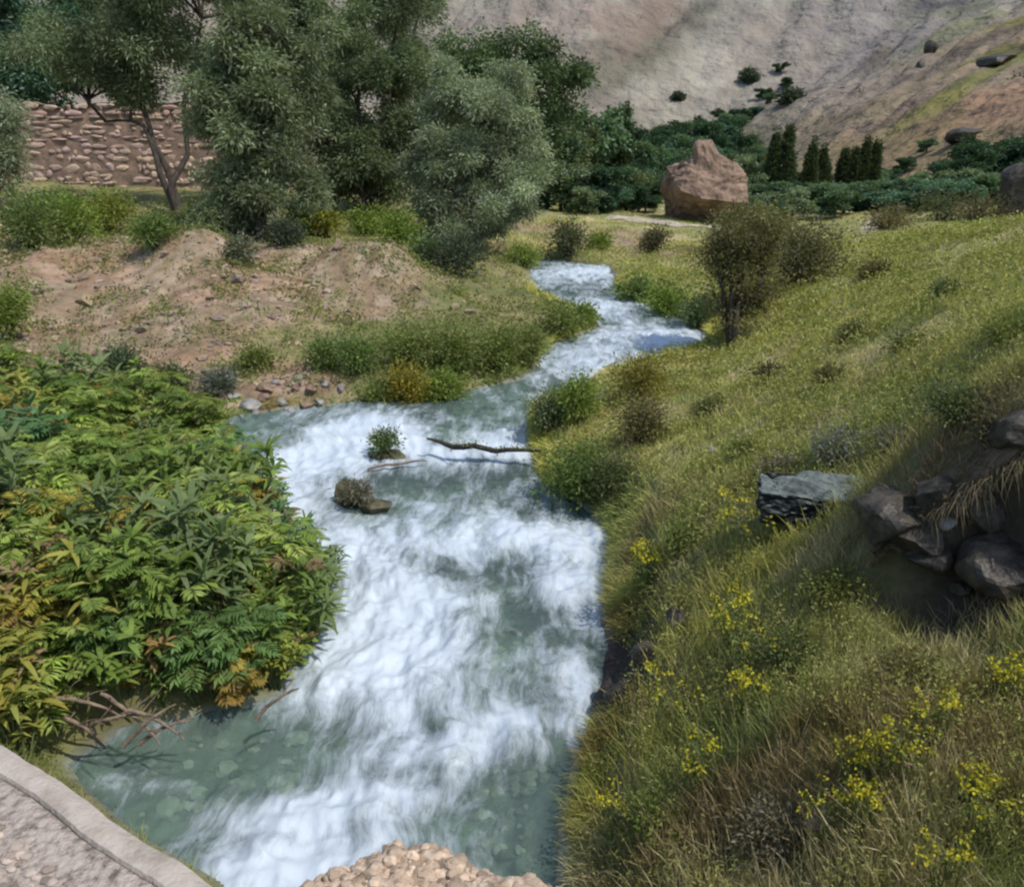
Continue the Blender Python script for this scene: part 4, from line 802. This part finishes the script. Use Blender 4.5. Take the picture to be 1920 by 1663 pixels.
# lump of broken masonry at the bottom edge
def lump():
    zt = 2.42; prof = [(500,1700),(540,1655),(600,1632),(660,1610),(700,1585),(740,1572),(800,1578),(850,1596),(885,1622),(940,1632),(1000,1640),(1050,1652),(1090,1690)]
    top = np.array([P(a, c, zt)[:2] for a, c in prof]); n_ = 260; s_ = np.linspace(0, len(prof)-1, n_)
    tx_ = np.interp(s_, range(len(prof)), top[:, 0]) ; ty_ = np.interp(s_, range(len(prof)), top[:, 1]) + .02*(fbm(s_*2.2, s_*0, 801, 3)-.5)
    V = []; rows = [( .0,-.75),(.01,-.35),(.0,-.12),(-.005,-.05),(-.02,-.012)] + [(-.03-.009*k, .006) for k in range(36)]
    for a, z in rows:
        y = ty_ + a; zz = zt + z + .05*(fbm(tx_*11, y*11, 811, 4)-.5) + .03*(fbm(tx_*34, y*34, 821, 2)-.5)
        V.append(np.stack([tx_, y+.015*(fbm(tx_*25, np.full(n_, z*20), 822, 3)-.5), zz], 1))
    V = np.concatenate(V); c0 = np.array([0, 1.5, zt]); i = (np.arange(len(rows)-1)[:, None]*n_ + np.arange(n_-1)).ravel()
    o = mesh('masonry_lump', V-c0, np.stack([i, i+1, i+n_+1, i+n_], 1), noisemat('pebbly_mortar', (.20,.14,.09), (.55,.44,.33), 26, 8, .9, c3=(.40,.30,.21), bscale=50, dist=.02), smooth=True); o.location = c0
    n = 1300; j = rng.integers(4, n_-4, n); a = rng.uniform(-.33, .0, n); x = tx_[j]; y = ty_[j]+a; zz = -.001+.05*(fbm(x*11, y*11, 811, 4)-.5)+.03*(fbm(x*34, y*34, 821, 2)-.5)-.04*np.exp(a/.012)
    V0, F0 = ico(2); s1 = np.minimum(rng.gamma(2.2, .0042, n)+.003, .019); jit = 1+.12*rng.normal(size=(n, len(V0), 1)); sc_ = np.stack([s1, s1*rng.uniform(.6, 1.1, n), s1*rng.uniform(.5, .9, n)], 1)
    V = V0[None]*jit*sc_[:, None, :] + np.stack([x-c0[0], y-c0[1], zz], 1)[:, None, :]; F = F0[None]+(np.arange(n)*len(V0))[:, None, None]
    c = np.array([.44,.34,.25])*rng.uniform(.45, 1.3, (n, 1)); p_ = mesh('aggregate', V.reshape(-1, 3), F.reshape(-1, 3), STONE, o, col=np.repeat(c, len(V0), 0)); p_['kind'] = 'stuff'
    tag(o, 'rough tan lump of broken pebbly masonry at the middle of the bottom edge', 'masonry')
lump()

def turf_lip():
    xs = np.linspace(SC_PTS[0, 0]-.05, 6.5, 260); u = np.interp(xs, SC_PTS[:, 0], SC_PTS[:, 1]); top = ground(xs, u+.16, False); prof = [(.30,-.12),(-.02,-.13),(-.12,-.09),(-.17,-.05),(-.185,-.01),(-.16,.012),(-.08,.02),(.05,.015),(.2,-.01),(.32,-.06)]
    V = []; w = sstep(SC_PTS[0, 0]-.05, SC_PTS[0, 0]+.5, xs)
    for a, z in prof:
        aa = np.where(a < 0, a*w*(1+1.0*(fbm(xs*4, xs*0, 1301, 3)-.5)), a); V.append(np.stack([xs+.02*(fbm(xs*20, xs*0+a*9, 1302, 2)-.5), u+aa, top+z*(.6+.4*w)+.05*(fbm(xs*9, xs*0+z*30+a*3, 1303, 3)-.5)], 1))
    V = np.concatenate(V); c0 = V[0].copy(); n_ = len(xs); i = (np.arange(len(prof)-1)[:, None]*n_ + np.arange(n_-1)).ravel()
    o = empty('turf_overhang', c0); nn_ = fbm(V[:, 0]*7, V[:, 1]*7+V[:, 2]*9, 1304, 4)[:, None]
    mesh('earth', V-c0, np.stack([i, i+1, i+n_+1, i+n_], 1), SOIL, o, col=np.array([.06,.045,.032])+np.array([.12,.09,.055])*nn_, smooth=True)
    m_ = 9000; j = rng.integers(0, n_, m_); a = rng.uniform(-.2, .12, m_)*w[j]; p0 = np.stack([xs[j], u[j]+a, top[j]-.02*(a < -.1)], 1)-c0
    dr = np.stack([rng.normal(size=m_)*.5, -np.abs(rng.normal(size=m_))*.8-.1, np.where(a < -.05, .1, .8)+rng.normal(size=m_)*.3], 1); B = Buf()
    B.leaves(p0, dr, rng.uniform(.05, .16, m_), .005, pal(m_, [(.17,.12,.08),(.10,.07,.045),(.26,.20,.13),(.18,.18,.07)]), nseg=3, droop=np.where(a < -.05, 1.1, .3), prof=[(0, 1), (.4, .9), (.75, .6), (1, .05)])
    g = B.build('dead_grass', GRASS, o); g['kind'] = 'stuff'
    tag(o, 'overhanging turf lip with hanging dead grass above the dark eroded hollow', 'turf')
turf_lip()

# ---- tracks
def ribbon(name, pts, wpx, label, mat):
    Q = np.array([hit(*p) for p in pts]); n_ = 60; s_ = np.linspace(0, len(Q)-1, n_); c = np.stack([np.interp(s_, range(len(Q)), Q[:, k]) for k in (0, 1)], 1)
    t = norm(np.gradient(c, axis=0)); nn = np.stack([-t[:, 1], t[:, 0]], 1); V = []
    for a in (-1, -.5, 0, .5, 1):
        q = c + nn*wpx*a*(.8+.4*fbm(s_*2, s_*0+a, 77, 2))[:, None]; V.append(np.stack([q[:, 0], q[:, 1], ground(q[:, 0], q[:, 1])+.03], 1))
    V = np.concatenate(V); i = (np.arange(4)[:, None]*n_ + np.arange(n_-1)).ravel()
    tag(mesh(name, V, np.stack([i, i+1, i+n_+1, i+n_], 1), mat, smooth=True), label, None, None, 'structure')
TRACK = noisemat('dirt_track', (.30,.25,.19), (.50,.44,.36), 2.5, 7, .6)
ribbon('path', [(1602,458),(1625,432),(1650,408),(1700,385),(1740,374)], .35, 'path', TRACK)
ribbon('road', [(1140,408),(1200,414),(1270,424),(1345,428),(1420,428)], .45, 'road', TRACK)

# ---- leafy plants on the left bank
def proj(p):
    d = dep(p); up = p[1]*sp + (p[2]-CAM_H)*cp; return 960+1600*p[0]/d, 831.5-1600*up/d
PG = [(.15,.22,.035),(.22,.31,.055),(.31,.37,.10),(.07,.135,.04),(.09,.15,.03)]; PY = [(.34,.30,.05),(.42,.34,.07),(.20,.23,.05)]; PO = [(.40,.22,.04),(.34,.26,.06),(.22,.12,.04)]; PB = [(.07,.16,.055),(.10,.20,.075),(.16,.26,.12)]; PD = [(.30,.20,.11),(.24,.15,.08),(.36,.27,.17)]
def leafy(cols, hgt, nst=9, ll=.15, lw=.034, per=15, dry=0):
    o = empty('leafy_plant', (0, 0, 0)); S_ = Buf(); B = Buf()
    for _ in range(nst):
        a = rng.uniform(0, 6.28); sp_ = rng.uniform(.05, .42)*hgt; h = hgt*rng.uniform(.55, 1.05)
        e = np.array([math.cos(a)*sp_, math.sin(a)*sp_, h]); q = curve((rng.normal()*.03, rng.normal()*.03, -.08), e, .10, 6); S_.tube(q, np.linspace(.007, .003, 6), 5, None)
        t = rng.uniform(.35, 1, per)**.8; t[-5:] = 1; p0 = np.stack([np.interp(t*5, range(6), q[:, k]) for k in range(3)], 1)
        an = np.arange(per)*2.4 + rng.uniform(0, 6); el = rng.uniform(.1, .8, per) + .35*(t > .95)
        dr = np.stack([np.cos(an)*np.cos(el), np.sin(an)*np.cos(el), np.sin(el)], 1)
        col = pal(per, cols, .12)*rng.uniform(.8, 1.2)
        if rng.uniform() < .05: col = pal(per, PD)
        B.leaves(p0, dr, ll*rng.uniform(.6, 1.25, per)*(.7+.5*t), lw*rng.uniform(.8, 1.3, per), col, droop=rng.uniform(.25, .7, per), nseg=3, flat=np.tile([0, 0, 1.], (per, 1))+rng.normal(size=(per, 3))*.25)
    KIDS[o.name] = [S_.build('stems', STEMG, o, smooth=True), B.build('leaves', LEAF, o)]; return o
def pinnate(cols, hgt, nst=11, fl=.22, per=5, npair=8):
    o = empty('leafy_plant', (0, 0, 0)); S_ = Buf(); B = Buf()
    for _ in range(nst):
        a = rng.uniform(0, 6.28); sp_ = rng.uniform(.02, .35)*hgt; h = hgt*rng.uniform(.5, 1.0)
        e = np.array([math.cos(a)*sp_, math.sin(a)*sp_, h]); q = curve((rng.normal()*.03, rng.normal()*.03, -.08), e, .08, 5); S_.tube(q, np.linspace(.008, .004, 5), 5)
        tone = rng.uniform(.75, 1.25); base_c = pal(1, cols, .1)[0]*tone
        if rng.uniform() < .03: base_c = pal(1, PD)[0]
        for j in range(per):
            t = 1 if j < 3 else rng.uniform(.4, .9); p0 = np.array([np.interp(t*4, range(5), q[:, k]) for k in range(3)]); an = j*2.2+rng.uniform(0, 1.2)+a; el = rng.uniform(.25, .95); L_ = fl*rng.uniform(.65, 1.15)
            dv = np.array([math.cos(an)*math.cos(el), math.sin(an)*math.cos(el), math.sin(el)]); tt = np.linspace(.18, 1, npair)[:, None]; mid = p0 + dv*L_*tt + np.array([0, 0, -1])*.45*L_*tt**2
            rq = np.concatenate([p0[None], mid]); S_.tube(rq, .0022, 3); tg = norm(np.gradient(mid, axis=0)); sd = norm(np.cross(tg, [0, 0, 1.]))
            for sg in (-1, 1):
                B.leaves(mid, sd*sg+tg*.75+rng.normal(size=mid.shape)*.12, L_*.42*np.sin(np.linspace(.7, 2.7, npair))+.02, .026, np.clip(np.tile(base_c, (npair, 1))*(1+.12*rng.normal(size=(npair, 1))), .02, .8), droop=.25, flat=np.tile([0, 0, 1.], (npair, 1))+rng.normal(size=(npair, 3))*.2)
            B.leaves(mid[-1:], tg[-1:], L_*.28, .026, base_c[None], droop=.3)
    KIDS[o.name] = [S_.build('stems', STEMG, o, smooth=True), B.build('leaves', LEAF, o)]; return o
STEMG = noisemat('green_stem', (.07,.10,.03), (.16,.17,.07), 10, 3, .2)
kinds = {'g': [pinnate(PG, .85), pinnate(PG[1:3], .75, 11, .26), pinnate(PG, .65, 12, .18), pinnate(PG[:2]+PY[2:], .8), leafy(PG, .8), leafy(PG, .7, 10, .21, .036), leafy(PG[:3]+PY[2:], .75), leafy(PG+PY, .6, 12, .12, .04), leafy([(.14,.2,.07),(.2,.25,.11)], .8, 8, .22, .04)], 'b': [pinnate(PB, .8), pinnate(PB+PG, .7, 10, .26), leafy(PB, .75, 8, .19, .042), leafy(PB+PG, .7)], 'y': [pinnate(PY, .6, 9, .22), leafy(PY+PG[2:3], .6, 7)], 'o': [pinnate(PO+PY, .55, 8, .2), leafy(PO+PY, .55, 7)], 'd': [leafy(PD+PO, .5, 6, .12, .03)]}
words = {'g': 'green', 'b': 'blue green', 'y': 'yellow', 'o': 'orange tinted', 'd': 'withered brown'}
used2 = set()
def put(kind, px, py, label, group, s_=1.0, pos=None):
    src = kinds[kind][rng.integers(0, len(kinds[kind]))]; o = src if src.name not in used2 else copy_tree(src); used2.add(src.name)
    b = hit(px, py) if pos is None else pos; o.location = b; o.rotation_euler = (rng.normal()*.08, rng.normal()*.08, rng.uniform(0, 6.28)); s_ *= rng.uniform(.72, 1.3); o.scale = (s_, s_, s_); tag(o, label, 'plant', group)
LG = 'leafy plants crowding the left bank'
sing = [('y',110,1085,'yellow leaved plant in the middle of the leafy bank, near the left edge'),('y',60,1230,'bright yellow plant low on the leafy bank at the left edge'),('y',130,1210,'yellow plant with spreading leaves right of the brightest one'),('o',20,1240,'orange tinted plant at the left edge of the leafy bank'),
 ('o',30,900,'orange brown plant at the left edge, upper part of the leafy bank'),('y',95,955,'yellowish plant below the orange brown one on the upper leafy bank'),('o',130,930,'orange flecked plant in the upper middle of the leafy bank'),('y',330,900,'lime yellow plant at the upper right of the leafy bank'),
 ('d',370,1150,'withered brown plant in the dark heart of the leafy bank'),('d',480,1160,'withered orange brown plant near the river side of the leafy bank'),('o',545,1050,'small rusty plant over the white water'),('d',180,1160,'small dry reddish plant in the lower leafy bank'),
 ('y',10,1395,'yellow green plant at the lower left just above the concrete edge'),('y',50,1435,'low yellow green plant touching the concrete edge'),('d',300,1300,'dry stalked plant at the foot of the leafy bank'),('o',450,1320,'plant with reddish lower leaves at the water edge')]
for k_, px, py, lab in sing: put(k_, px, py, lab, LG, .95)
poly = [(-160,1370),(60,1385),(180,1340),(330,1370),(540,1335),(640,1260),(650,1130),(580,1040),(520,960),(440,890),(330,830),(250,790),(130,770),(-160,770)]
def inpoly(x, y, pl):
    r = False; j = len(pl)-1
    for i in range(len(pl)):
        if (pl[i][1] > y) != (pl[j][1] > y) and x < (pl[j][0]-pl[i][0])*(y-pl[i][1])/(pl[j][1]-pl[i][1])+pl[i][0]: r = not r
        j = i
    return r
for px, py in ((70,1310),(130,1325),(190,1318),(250,1322),(310,1325),(365,1320),(420,1308),(470,1300),(520,1290),(560,1262),(595,1222),(612,1170),(615,1120),(590,1070),(20,1340),(100,1270),(220,1275),(340,1275),(440,1262)):
    kd = ['g', 'b', 'g', 'g', 'o', 'g', 'b'][(px//10) % 7]; put(kd, px, py, f'{words[kd]} plant at the low front edge of the leafy left bank', f'{words[kd]} plants at the front edge of the leafy bank', .62)
acc = []; tries = 0
while len(acc) < 300 and tries < 9000:
    tries += 1; x = rng.uniform(-6.5, -1.0); y = rng.uniform(3.6, 12.5); z = gz(x, y); px, py = proj(np.array([x, y, z]))
    if not inpoly(px, py, poly) or x > XL(np.array(y))+(.10 if y < 7.6 else -.2): continue
    if any((x-a)**2+(y-c)**2 < (.22+.011*y)**2 for a, c in acc): continue
    acc.append((x, y))
    dw = XL(np.array(y))-x; nk = fbm(np.array(x*.9), np.array(y*.9), 902, 2); kd = 'b' if nk > .54 else 'g'; kd = rng.choice(['y', 'o']) if (rng.uniform() < (.24 if x < -3.0 else .08)) else kd
    where = 'leaning over the water edge' if dw < .5 else ('in the upper part of the leafy left bank' if y > 9 else 'in the thick of the lower leafy left bank')
    put(kd, 0, 0, f'{words[kd]} feather leaved plant {where}', f'{words[kd]} plants {where}', 1.0, np.array([x, y, z]))
print('leafy', len(acc), tries)

# ---- yellow flowered weeds on the right bank
def flower(n=12, h=.35, gold=True):
    o = empty('flowering_weed', (0, 0, 0)); S_ = Buf(); B = Buf(); Fl = Buf()
    for _ in range(n):
        a = rng.uniform(0, 6.28); e = np.array([math.cos(a)*h*rng.uniform(.05, .4), math.sin(a)*h*rng.uniform(.05, .4), h*rng.uniform(.7, 1.1)]); q = curve((0, 0, -.05), e, .1, 5); S_.tube(q, .0025, 4)
        t = rng.uniform(.1, .9, 10); p0 = np.stack([np.interp(t*4, range(5), q[:, k]) for k in range(3)], 1); B.leaves(p0, rng.normal(size=(10, 3))+np.array([0, 0, .5]), .05, .012, pal(10, LIME+OLIVE))
        m_ = 12; pp = q[-1] + rng.normal(size=(m_, 3))*np.array([.016, .016, .012]); Fl.leaves(pp, rng.normal(size=(m_, 3))+np.array([0, 0, .6]), .022, .016, pal(m_, [(.56,.47,.02),(.50,.44,.03),(.34,.35,.05)]))
    KIDS[o.name] = [S_.build('stems', STEMG, o), B.build('leaves', LEAF, o), Fl.build('blossom', LEAF, o)]; return o
FP = [flower(), flower(16, .3), flower(9, .42)]
for i_, (px, py, lab) in enumerate([(1640,1500,'widest clump of golden flowers in the lower right weeds'),(1590,1500,'golden flower clump left of the widest clump'),(1695,1490,'golden flower clump right of the widest clump'),(1745,1420,'small yellow flower clump above the golden row'),
   (1815,1540,'tall yellow flower clump near the right edge'),(1835,1600,'yellow flower clump under the tall one near the right edge'),(1760,1700,'yellow flower clump cut by the bottom edge'),(1620,1570,'yellow flower clump below the golden row'),
   (1390,1290,'tall yellow green weed in the middle of the right bank'),(1370,1230,'yellow green weed above the tall one on the right bank'),(1400,1360,'yellow green weed below the tall one on the right bank'),(1250,1400,'small yellow weed near the right water edge'),
   (1310,1500,'pale yellow weed low on the right bank'),(1210,1120,'yellow green weed beside the white water on the right bank'),(1380,1080,'yellow flecked weed below the slate rock'),(1150,1600,'pale yellow weed at the bottom beside the dark water'),(1870,1330,'rusty yellow weed at the right edge'),(1530,1600,'yellow weed near the bottom edge')]):
    src = FP[i_ % 3]; o = src if i_ < 3 else copy_tree(src); o.location = hit(px, min(py, 1660)) if py < 1660 else P(px, py, 1.35); o.rotation_euler.z = rng.uniform(0, 6); s_ = dep(o.location)/4.6; s_ = min(max(s_, .8), 1.5); o.scale = (s_,)*3; tag(o, lab, 'flower', 'yellow flowering weeds on the right bank')

# ---- grass (nobody could count it)
def grass(name, label, n, xr, yr, side, hfun, cfun, tuft=.05, per=14, dens=None):
    y = np.exp(rng.uniform(math.log(yr[0]+.5), math.log(yr[1]+.5), n))-.5
    hw = .62*y/cp*1.12+1.2; x = rng.uniform(-1, 1, n)*hw
    x = x[(lambda: slice(None))()]
    k = (x > xr[0]) & (x < xr[1]); x = x[k]; y = y[k]
    mid = (XL(y)+XR(y))/2; d = river_dist(x, y); k = (d > .03) & ((x > mid) if side > 0 else (x < mid))
    x, y = x[k], y[k]
    if dens is not None:
        k = rng.uniform(size=len(x)) < dens(x, y); x, y = x[k], y[k]
    m_ = len(x); cc = cfun(x, y); hh = hfun(x, y)*rng.uniform(.6, 1.3, m_)
    lod = np.clip(y/8, .65, 3)
    X_ = np.repeat(x, per) + rng.normal(size=m_*per)*tuft*np.repeat(lod, per); Y_ = np.repeat(y, per) + rng.normal(size=m_*per)*tuft*np.repeat(lod, per)
    k = river_dist(X_, Y_) > .0; X_, Y_ = X_[k], Y_[k]; idx = np.repeat(np.arange(m_), per)[k]
    Z_ = ground(X_, Y_)-.01; N_ = len(X_); Pt = np.stack([X_, Y_, Z_], 1)
    dr = np.stack([rng.normal(size=N_)*.42, rng.normal(size=N_)*.42, np.ones(N_)], 1)
    c = cc[idx]*(1+.22*rng.normal(size=(N_, 1))); dry = rng.uniform(size=N_) < .10; c[dry] = np.array([.42,.35,.20])*rng.uniform(.6, 1.2, (dry.sum(), 1))
    B = Buf(); B.leaves(Pt, dr, hh[idx]*rng.uniform(.5, 1.25, N_), (.0065*lod)[idx]*rng.uniform(.7, 1.4, N_), np.clip(c, .01, .8), droop=rng.uniform(.0, .35, N_))
    print(name, N_)
    tag(B.build(name, GRASS), label, 'grass', None, 'stuff')
def mixc(x, y, cols, seeds=920, sc=.9):
    n1 = fbm(x*sc, y*sc, seeds, 4)[:, None]; n2 = fbm(x*sc*2.2+7, y*sc*2.2, seeds+7, 3)[:, None]; n3 = fbm(x*sc*.5, y*sc*.5, seeds+13, 3)[:, None]
    c = np.array(cols[0]) + (np.array(cols[1])-np.array(cols[0]))*sstep(.4, .62, n1)
    c = c + (np.array(cols[2])-c)*sstep(.52, .66, n2)*.85
    c = c + (np.array(cols[3])-c)*sstep(.54, .66, n3)*.7
    return c
HOL = P(1175, 1235, .25)
def rcol(x, y):
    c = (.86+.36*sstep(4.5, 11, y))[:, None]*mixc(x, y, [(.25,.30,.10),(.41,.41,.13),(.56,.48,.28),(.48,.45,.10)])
    n = fbm(x*1.4+3, y*1.4, 960, 3)[:, None]; c = c + (np.array([.20,.12,.06])-c)*sstep(.62, .7, n)*.6
    u = np.interp(x, SC_PTS[:, 0], SC_PTS[:, 1]); on = sstep(SC_PTS[0, 0]-.3, SC_PTS[0, 0]+.2, x)
    s = (on*np.exp(-((y-u-.25)/.4)**2))[:, None]; return c*(1-s) + np.array([.19,.135,.085])*s
def rh(x, y):
    h = .10 + .30*fbm(x*1.1, y*1.1, 970, 3); return h*np.where(y > 7, .72, 1)*np.clip(.9-(x-1)*.03, .6, .9)
def rdens(x, y):
    u = np.interp(x, SC_PTS[:, 0], SC_PTS[:, 1]); on = sstep(SC_PTS[0, 0]-.1, SC_PTS[0, 0]+.25, x)
    hol = np.exp(-((x-HOL[0])/.30)**2-((y-HOL[1])/.75)**2); return (1-.97*np.clip(hol*1.6, 0, 1))*(1 - .93*on*np.exp(-((y-u+.03)/.17)**2))*np.where((river_dist(x, y) < .28)&(y < 8), .35, 1)
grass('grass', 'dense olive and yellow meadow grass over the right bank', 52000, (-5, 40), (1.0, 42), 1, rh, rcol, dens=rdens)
def lcol(x, y): return mixc(x, y, [(.20,.27,.07),(.29,.33,.10),(.38,.32,.18),(.34,.36,.09)], 940, .6)
grass('grass', 'patchy green and dry grass over the left bank and its gravel mounds', 15000, (-40, 14), (2.0, 46), -1, lambda x, y: .10+.10*fbm(x, y, 980, 2), lcol,
      dens=lambda x, y: np.clip(1 - 1.05*gravel(x, y)*(1-.6*sstep(.52, .62, fbm(x*.9, y*.9, 990, 3))), 0, 1)*1.0)
grass('grass', 'green and straw coloured grass on the flat beyond the river bend', 5000, (-20, 45), (28, 75), 1, lambda x, y: .16+0*x, lcol)
# small leaved herbs between the grass
def herbs(name, label, n, side, yr, cols, ll, lw, xr):
    y = np.exp(rng.uniform(math.log(yr[0]+.5), math.log(yr[1]+.5), n))-.5; x = rng.uniform(-1, 1, n)*(.62*y/cp*1.12+1.2); d = river_dist(x, y); mid = (XL(y)+XR(y))/2
    g = fbm(x*1.6, y*1.6, 995, 3); k = (d > .06) & ((x > mid) if side > 0 else (x < mid)) & (g > .42) & (x > xr[0]) & (x < xr[1]); x, y = x[k], y[k]; m_ = len(x); per = 22; lod = np.clip(y/6, .75, 3)
    h = .07+.14*rng.uniform(size=m_); X_ = np.repeat(x, per)+rng.normal(size=m_*per)*.06*np.repeat(lod, per); Y_ = np.repeat(y, per)+rng.normal(size=m_*per)*.06*np.repeat(lod, per)
    Z_ = ground(X_, Y_) + np.repeat(h, per)*rng.uniform(.1, 1.3, m_*per); c = np.repeat(pal(m_, cols, .15), per, 0)*(1+.15*rng.normal(size=(m_*per, 1)))
    B = Buf(); B.leaves(np.stack([X_, Y_, Z_], 1), rng.normal(size=(m_*per, 3))+np.array([0, 0, .5]), ll*np.repeat(lod, per)*rng.uniform(.6, 1.3, m_*per), lw*np.repeat(lod, per), np.clip(c, .01, .8))
    tag(B.build(name, LEAF), label, 'herbs', None, 'stuff')
herbs('ground_cover', 'small leaved green and rusty herbs among the grass of the right bank', 30000, 1, (1.0, 30), [(.26,.28,.09),(.34,.34,.13)]+[(.18,.25,.06),(.34,.34,.08),(.32,.24,.12),(.28,.32,.07),(.36,.33,.10)], .034, .014, (-5, 30))
herbs('ground_cover', 'small leaved herbs spread over the left bank', 11000, -1, (2.0, 36), FRESH+OLIVE+[(.24,.19,.09)], .035, .014, (-30, 10))
# loose pebbles
def pebbles():
    n = 3000; y = np.exp(rng.uniform(math.log(9), math.log(36), n)); x = rng.uniform(-1, .1, n)*(.62*y*1.1+1); g = gravel(x, y); k = (rng.uniform(size=n) < g*.9+.04) & (river_dist(x, y) > -.1) & (x < (XL(y)+XR(y))/2); x, y = x[k], y[k]
    z = ground(x, y); V0, F0 = ico(1); m_ = len(x); s_ = rng.gamma(2, .018, m_)*np.clip(y/14, .7, 1.8)+.012
    sc_ = np.stack([s_, s_*rng.uniform(.6, 1.2, m_), s_*rng.uniform(.4, .8, m_)], 1); jit = 1+.25*rng.normal(size=(m_, len(V0), 1))
    V = V0[None]*jit*sc_[:, None, :] + np.stack([x, y, z+.2*s_], 1)[:, None, :]; F = F0[None]+(np.arange(m_)*len(V0))[:, None, None]
    c = np.array([.27,.215,.15])*rng.uniform(.6, 1.45, (m_, 1))*np.stack([np.ones(m_), rng.uniform(.9, 1.05, m_), rng.uniform(.85, 1.2, m_)], 1)
    tag(mesh('pebbles', V.reshape(-1, 3), F.reshape(-1, 3), STONE, col=np.repeat(c, len(V0), 0)), 'loose pebbles scattered over the gravel mounds', 'pebbles', None, 'stuff')
pebbles()
def bedstones():
    n = 4200; y = rng.uniform(2.5, 16, n); x = rng.uniform(-4, 2, n); k = (river_dist(x, y) < -.3); x, y = x[k], y[k]; z = ground(x, y); V0, F0 = ico(2); m_ = len(x); s_ = np.minimum(rng.gamma(2, .02, m_)+.015, .075)
    sc_ = np.stack([s_, s_*rng.uniform(.6, 1.2, m_), s_*rng.uniform(.4, .7, m_)], 1); jit = 1+.12*rng.normal(size=(m_, len(V0), 1)); V = V0[None]*jit*sc_[:, None, :] + np.stack([x, y, z+.1*s_], 1)[:, None, :]
    F = F0[None]+(np.arange(m_)*len(V0))[:, None, None]; c = np.array([.36,.34,.27])*rng.uniform(.35, 1.4, (m_, 1))
    tag(mesh('stream_bed_stones', V.reshape(-1, 3), F.reshape(-1, 3), STONE, col=np.repeat(c, len(V0), 0)), 'rounded stones under the shallow water', 'stones', None, 'stuff')
bedstones()

def scrub():
    n = 2600; x = rng.uniform(-60, 260, n); y = rng.uniform(100, 470, n); g = fbm(x*.03, y*.03, 1201, 4); k = g > .5; x, y = x[k], y[k]; m_ = len(x); per = 12; r_ = rng.uniform(.25, .9, m_)
    X_ = np.repeat(x, per)+rng.normal(size=m_*per)*np.repeat(r_, per)*.5; Y_ = np.repeat(y, per)+rng.normal(size=m_*per)*np.repeat(r_, per)*.5; Z_ = hillz(X_, Y_)+np.abs(rng.normal(size=m_*per))*np.repeat(r_, per)*.45
    B = Buf(); B.leaves(np.stack([X_, Y_, Z_], 1), rng.normal(size=(m_*per, 3)), np.repeat(r_, per)*.7, np.repeat(r_, per)*.4, np.repeat(pal(m_, [(.09,.10,.06),(.14,.13,.08),(.07,.07,.045)]), per, 0))
    tag(B.build('hillside_scrub', LEAF), 'sparse low scrub dotted over the bare hillside', 'scrub', None, 'stuff')
scrub()
def fringe():
    n = 9000; y = np.exp(rng.uniform(math.log(1.6), math.log(24), n)); s_ = np.where(rng.uniform(size=n) < .72, 1, -1); e = np.where(s_ > 0, XR(y), XL(y)); x = e + s_*np.abs(rng.normal(size=n))*.10+s_*.01; per = 7
    k = ((s_ > 0) | (y > 9)) & (rng.uniform(size=n) > 1.5*np.exp(-((y-HOL[1])/.7)**2)) & ((y > 5) | (rng.uniform(size=n) < .35)); x, y, s_ = x[k], y[k], s_[k]; m_ = len(x); lod = np.clip(y/8, .65, 2.5)
    X_ = np.repeat(x, per)+rng.normal(size=m_*per)*.03; Y_ = np.repeat(y, per)+rng.normal(size=m_*per)*.03; Z_ = ground(X_, Y_); S2 = np.repeat(s_, per)
    dr = np.stack([-S2*rng.uniform(.0, .9, m_*per), rng.normal(size=m_*per)*.35, np.ones(m_*per)*.9], 1); c = np.repeat(rcol(x, y), per, 0)*(1+.2*rng.normal(size=(m_*per, 1)))
    B = Buf(); B.leaves(np.stack([X_, Y_, Z_-.01], 1), dr, rng.uniform(.12, .34, m_*per), .007*np.repeat(lod, per), np.clip(c, .01, .8), nseg=3, droop=rng.uniform(.3, .9, m_*per), prof=[(0, 1), (.4, .9), (.75, .6), (1, .05)])
    tag(B.build('grass', GRASS), 'long grass drooping over the water along both banks', 'grass', None, 'stuff')
fringe()
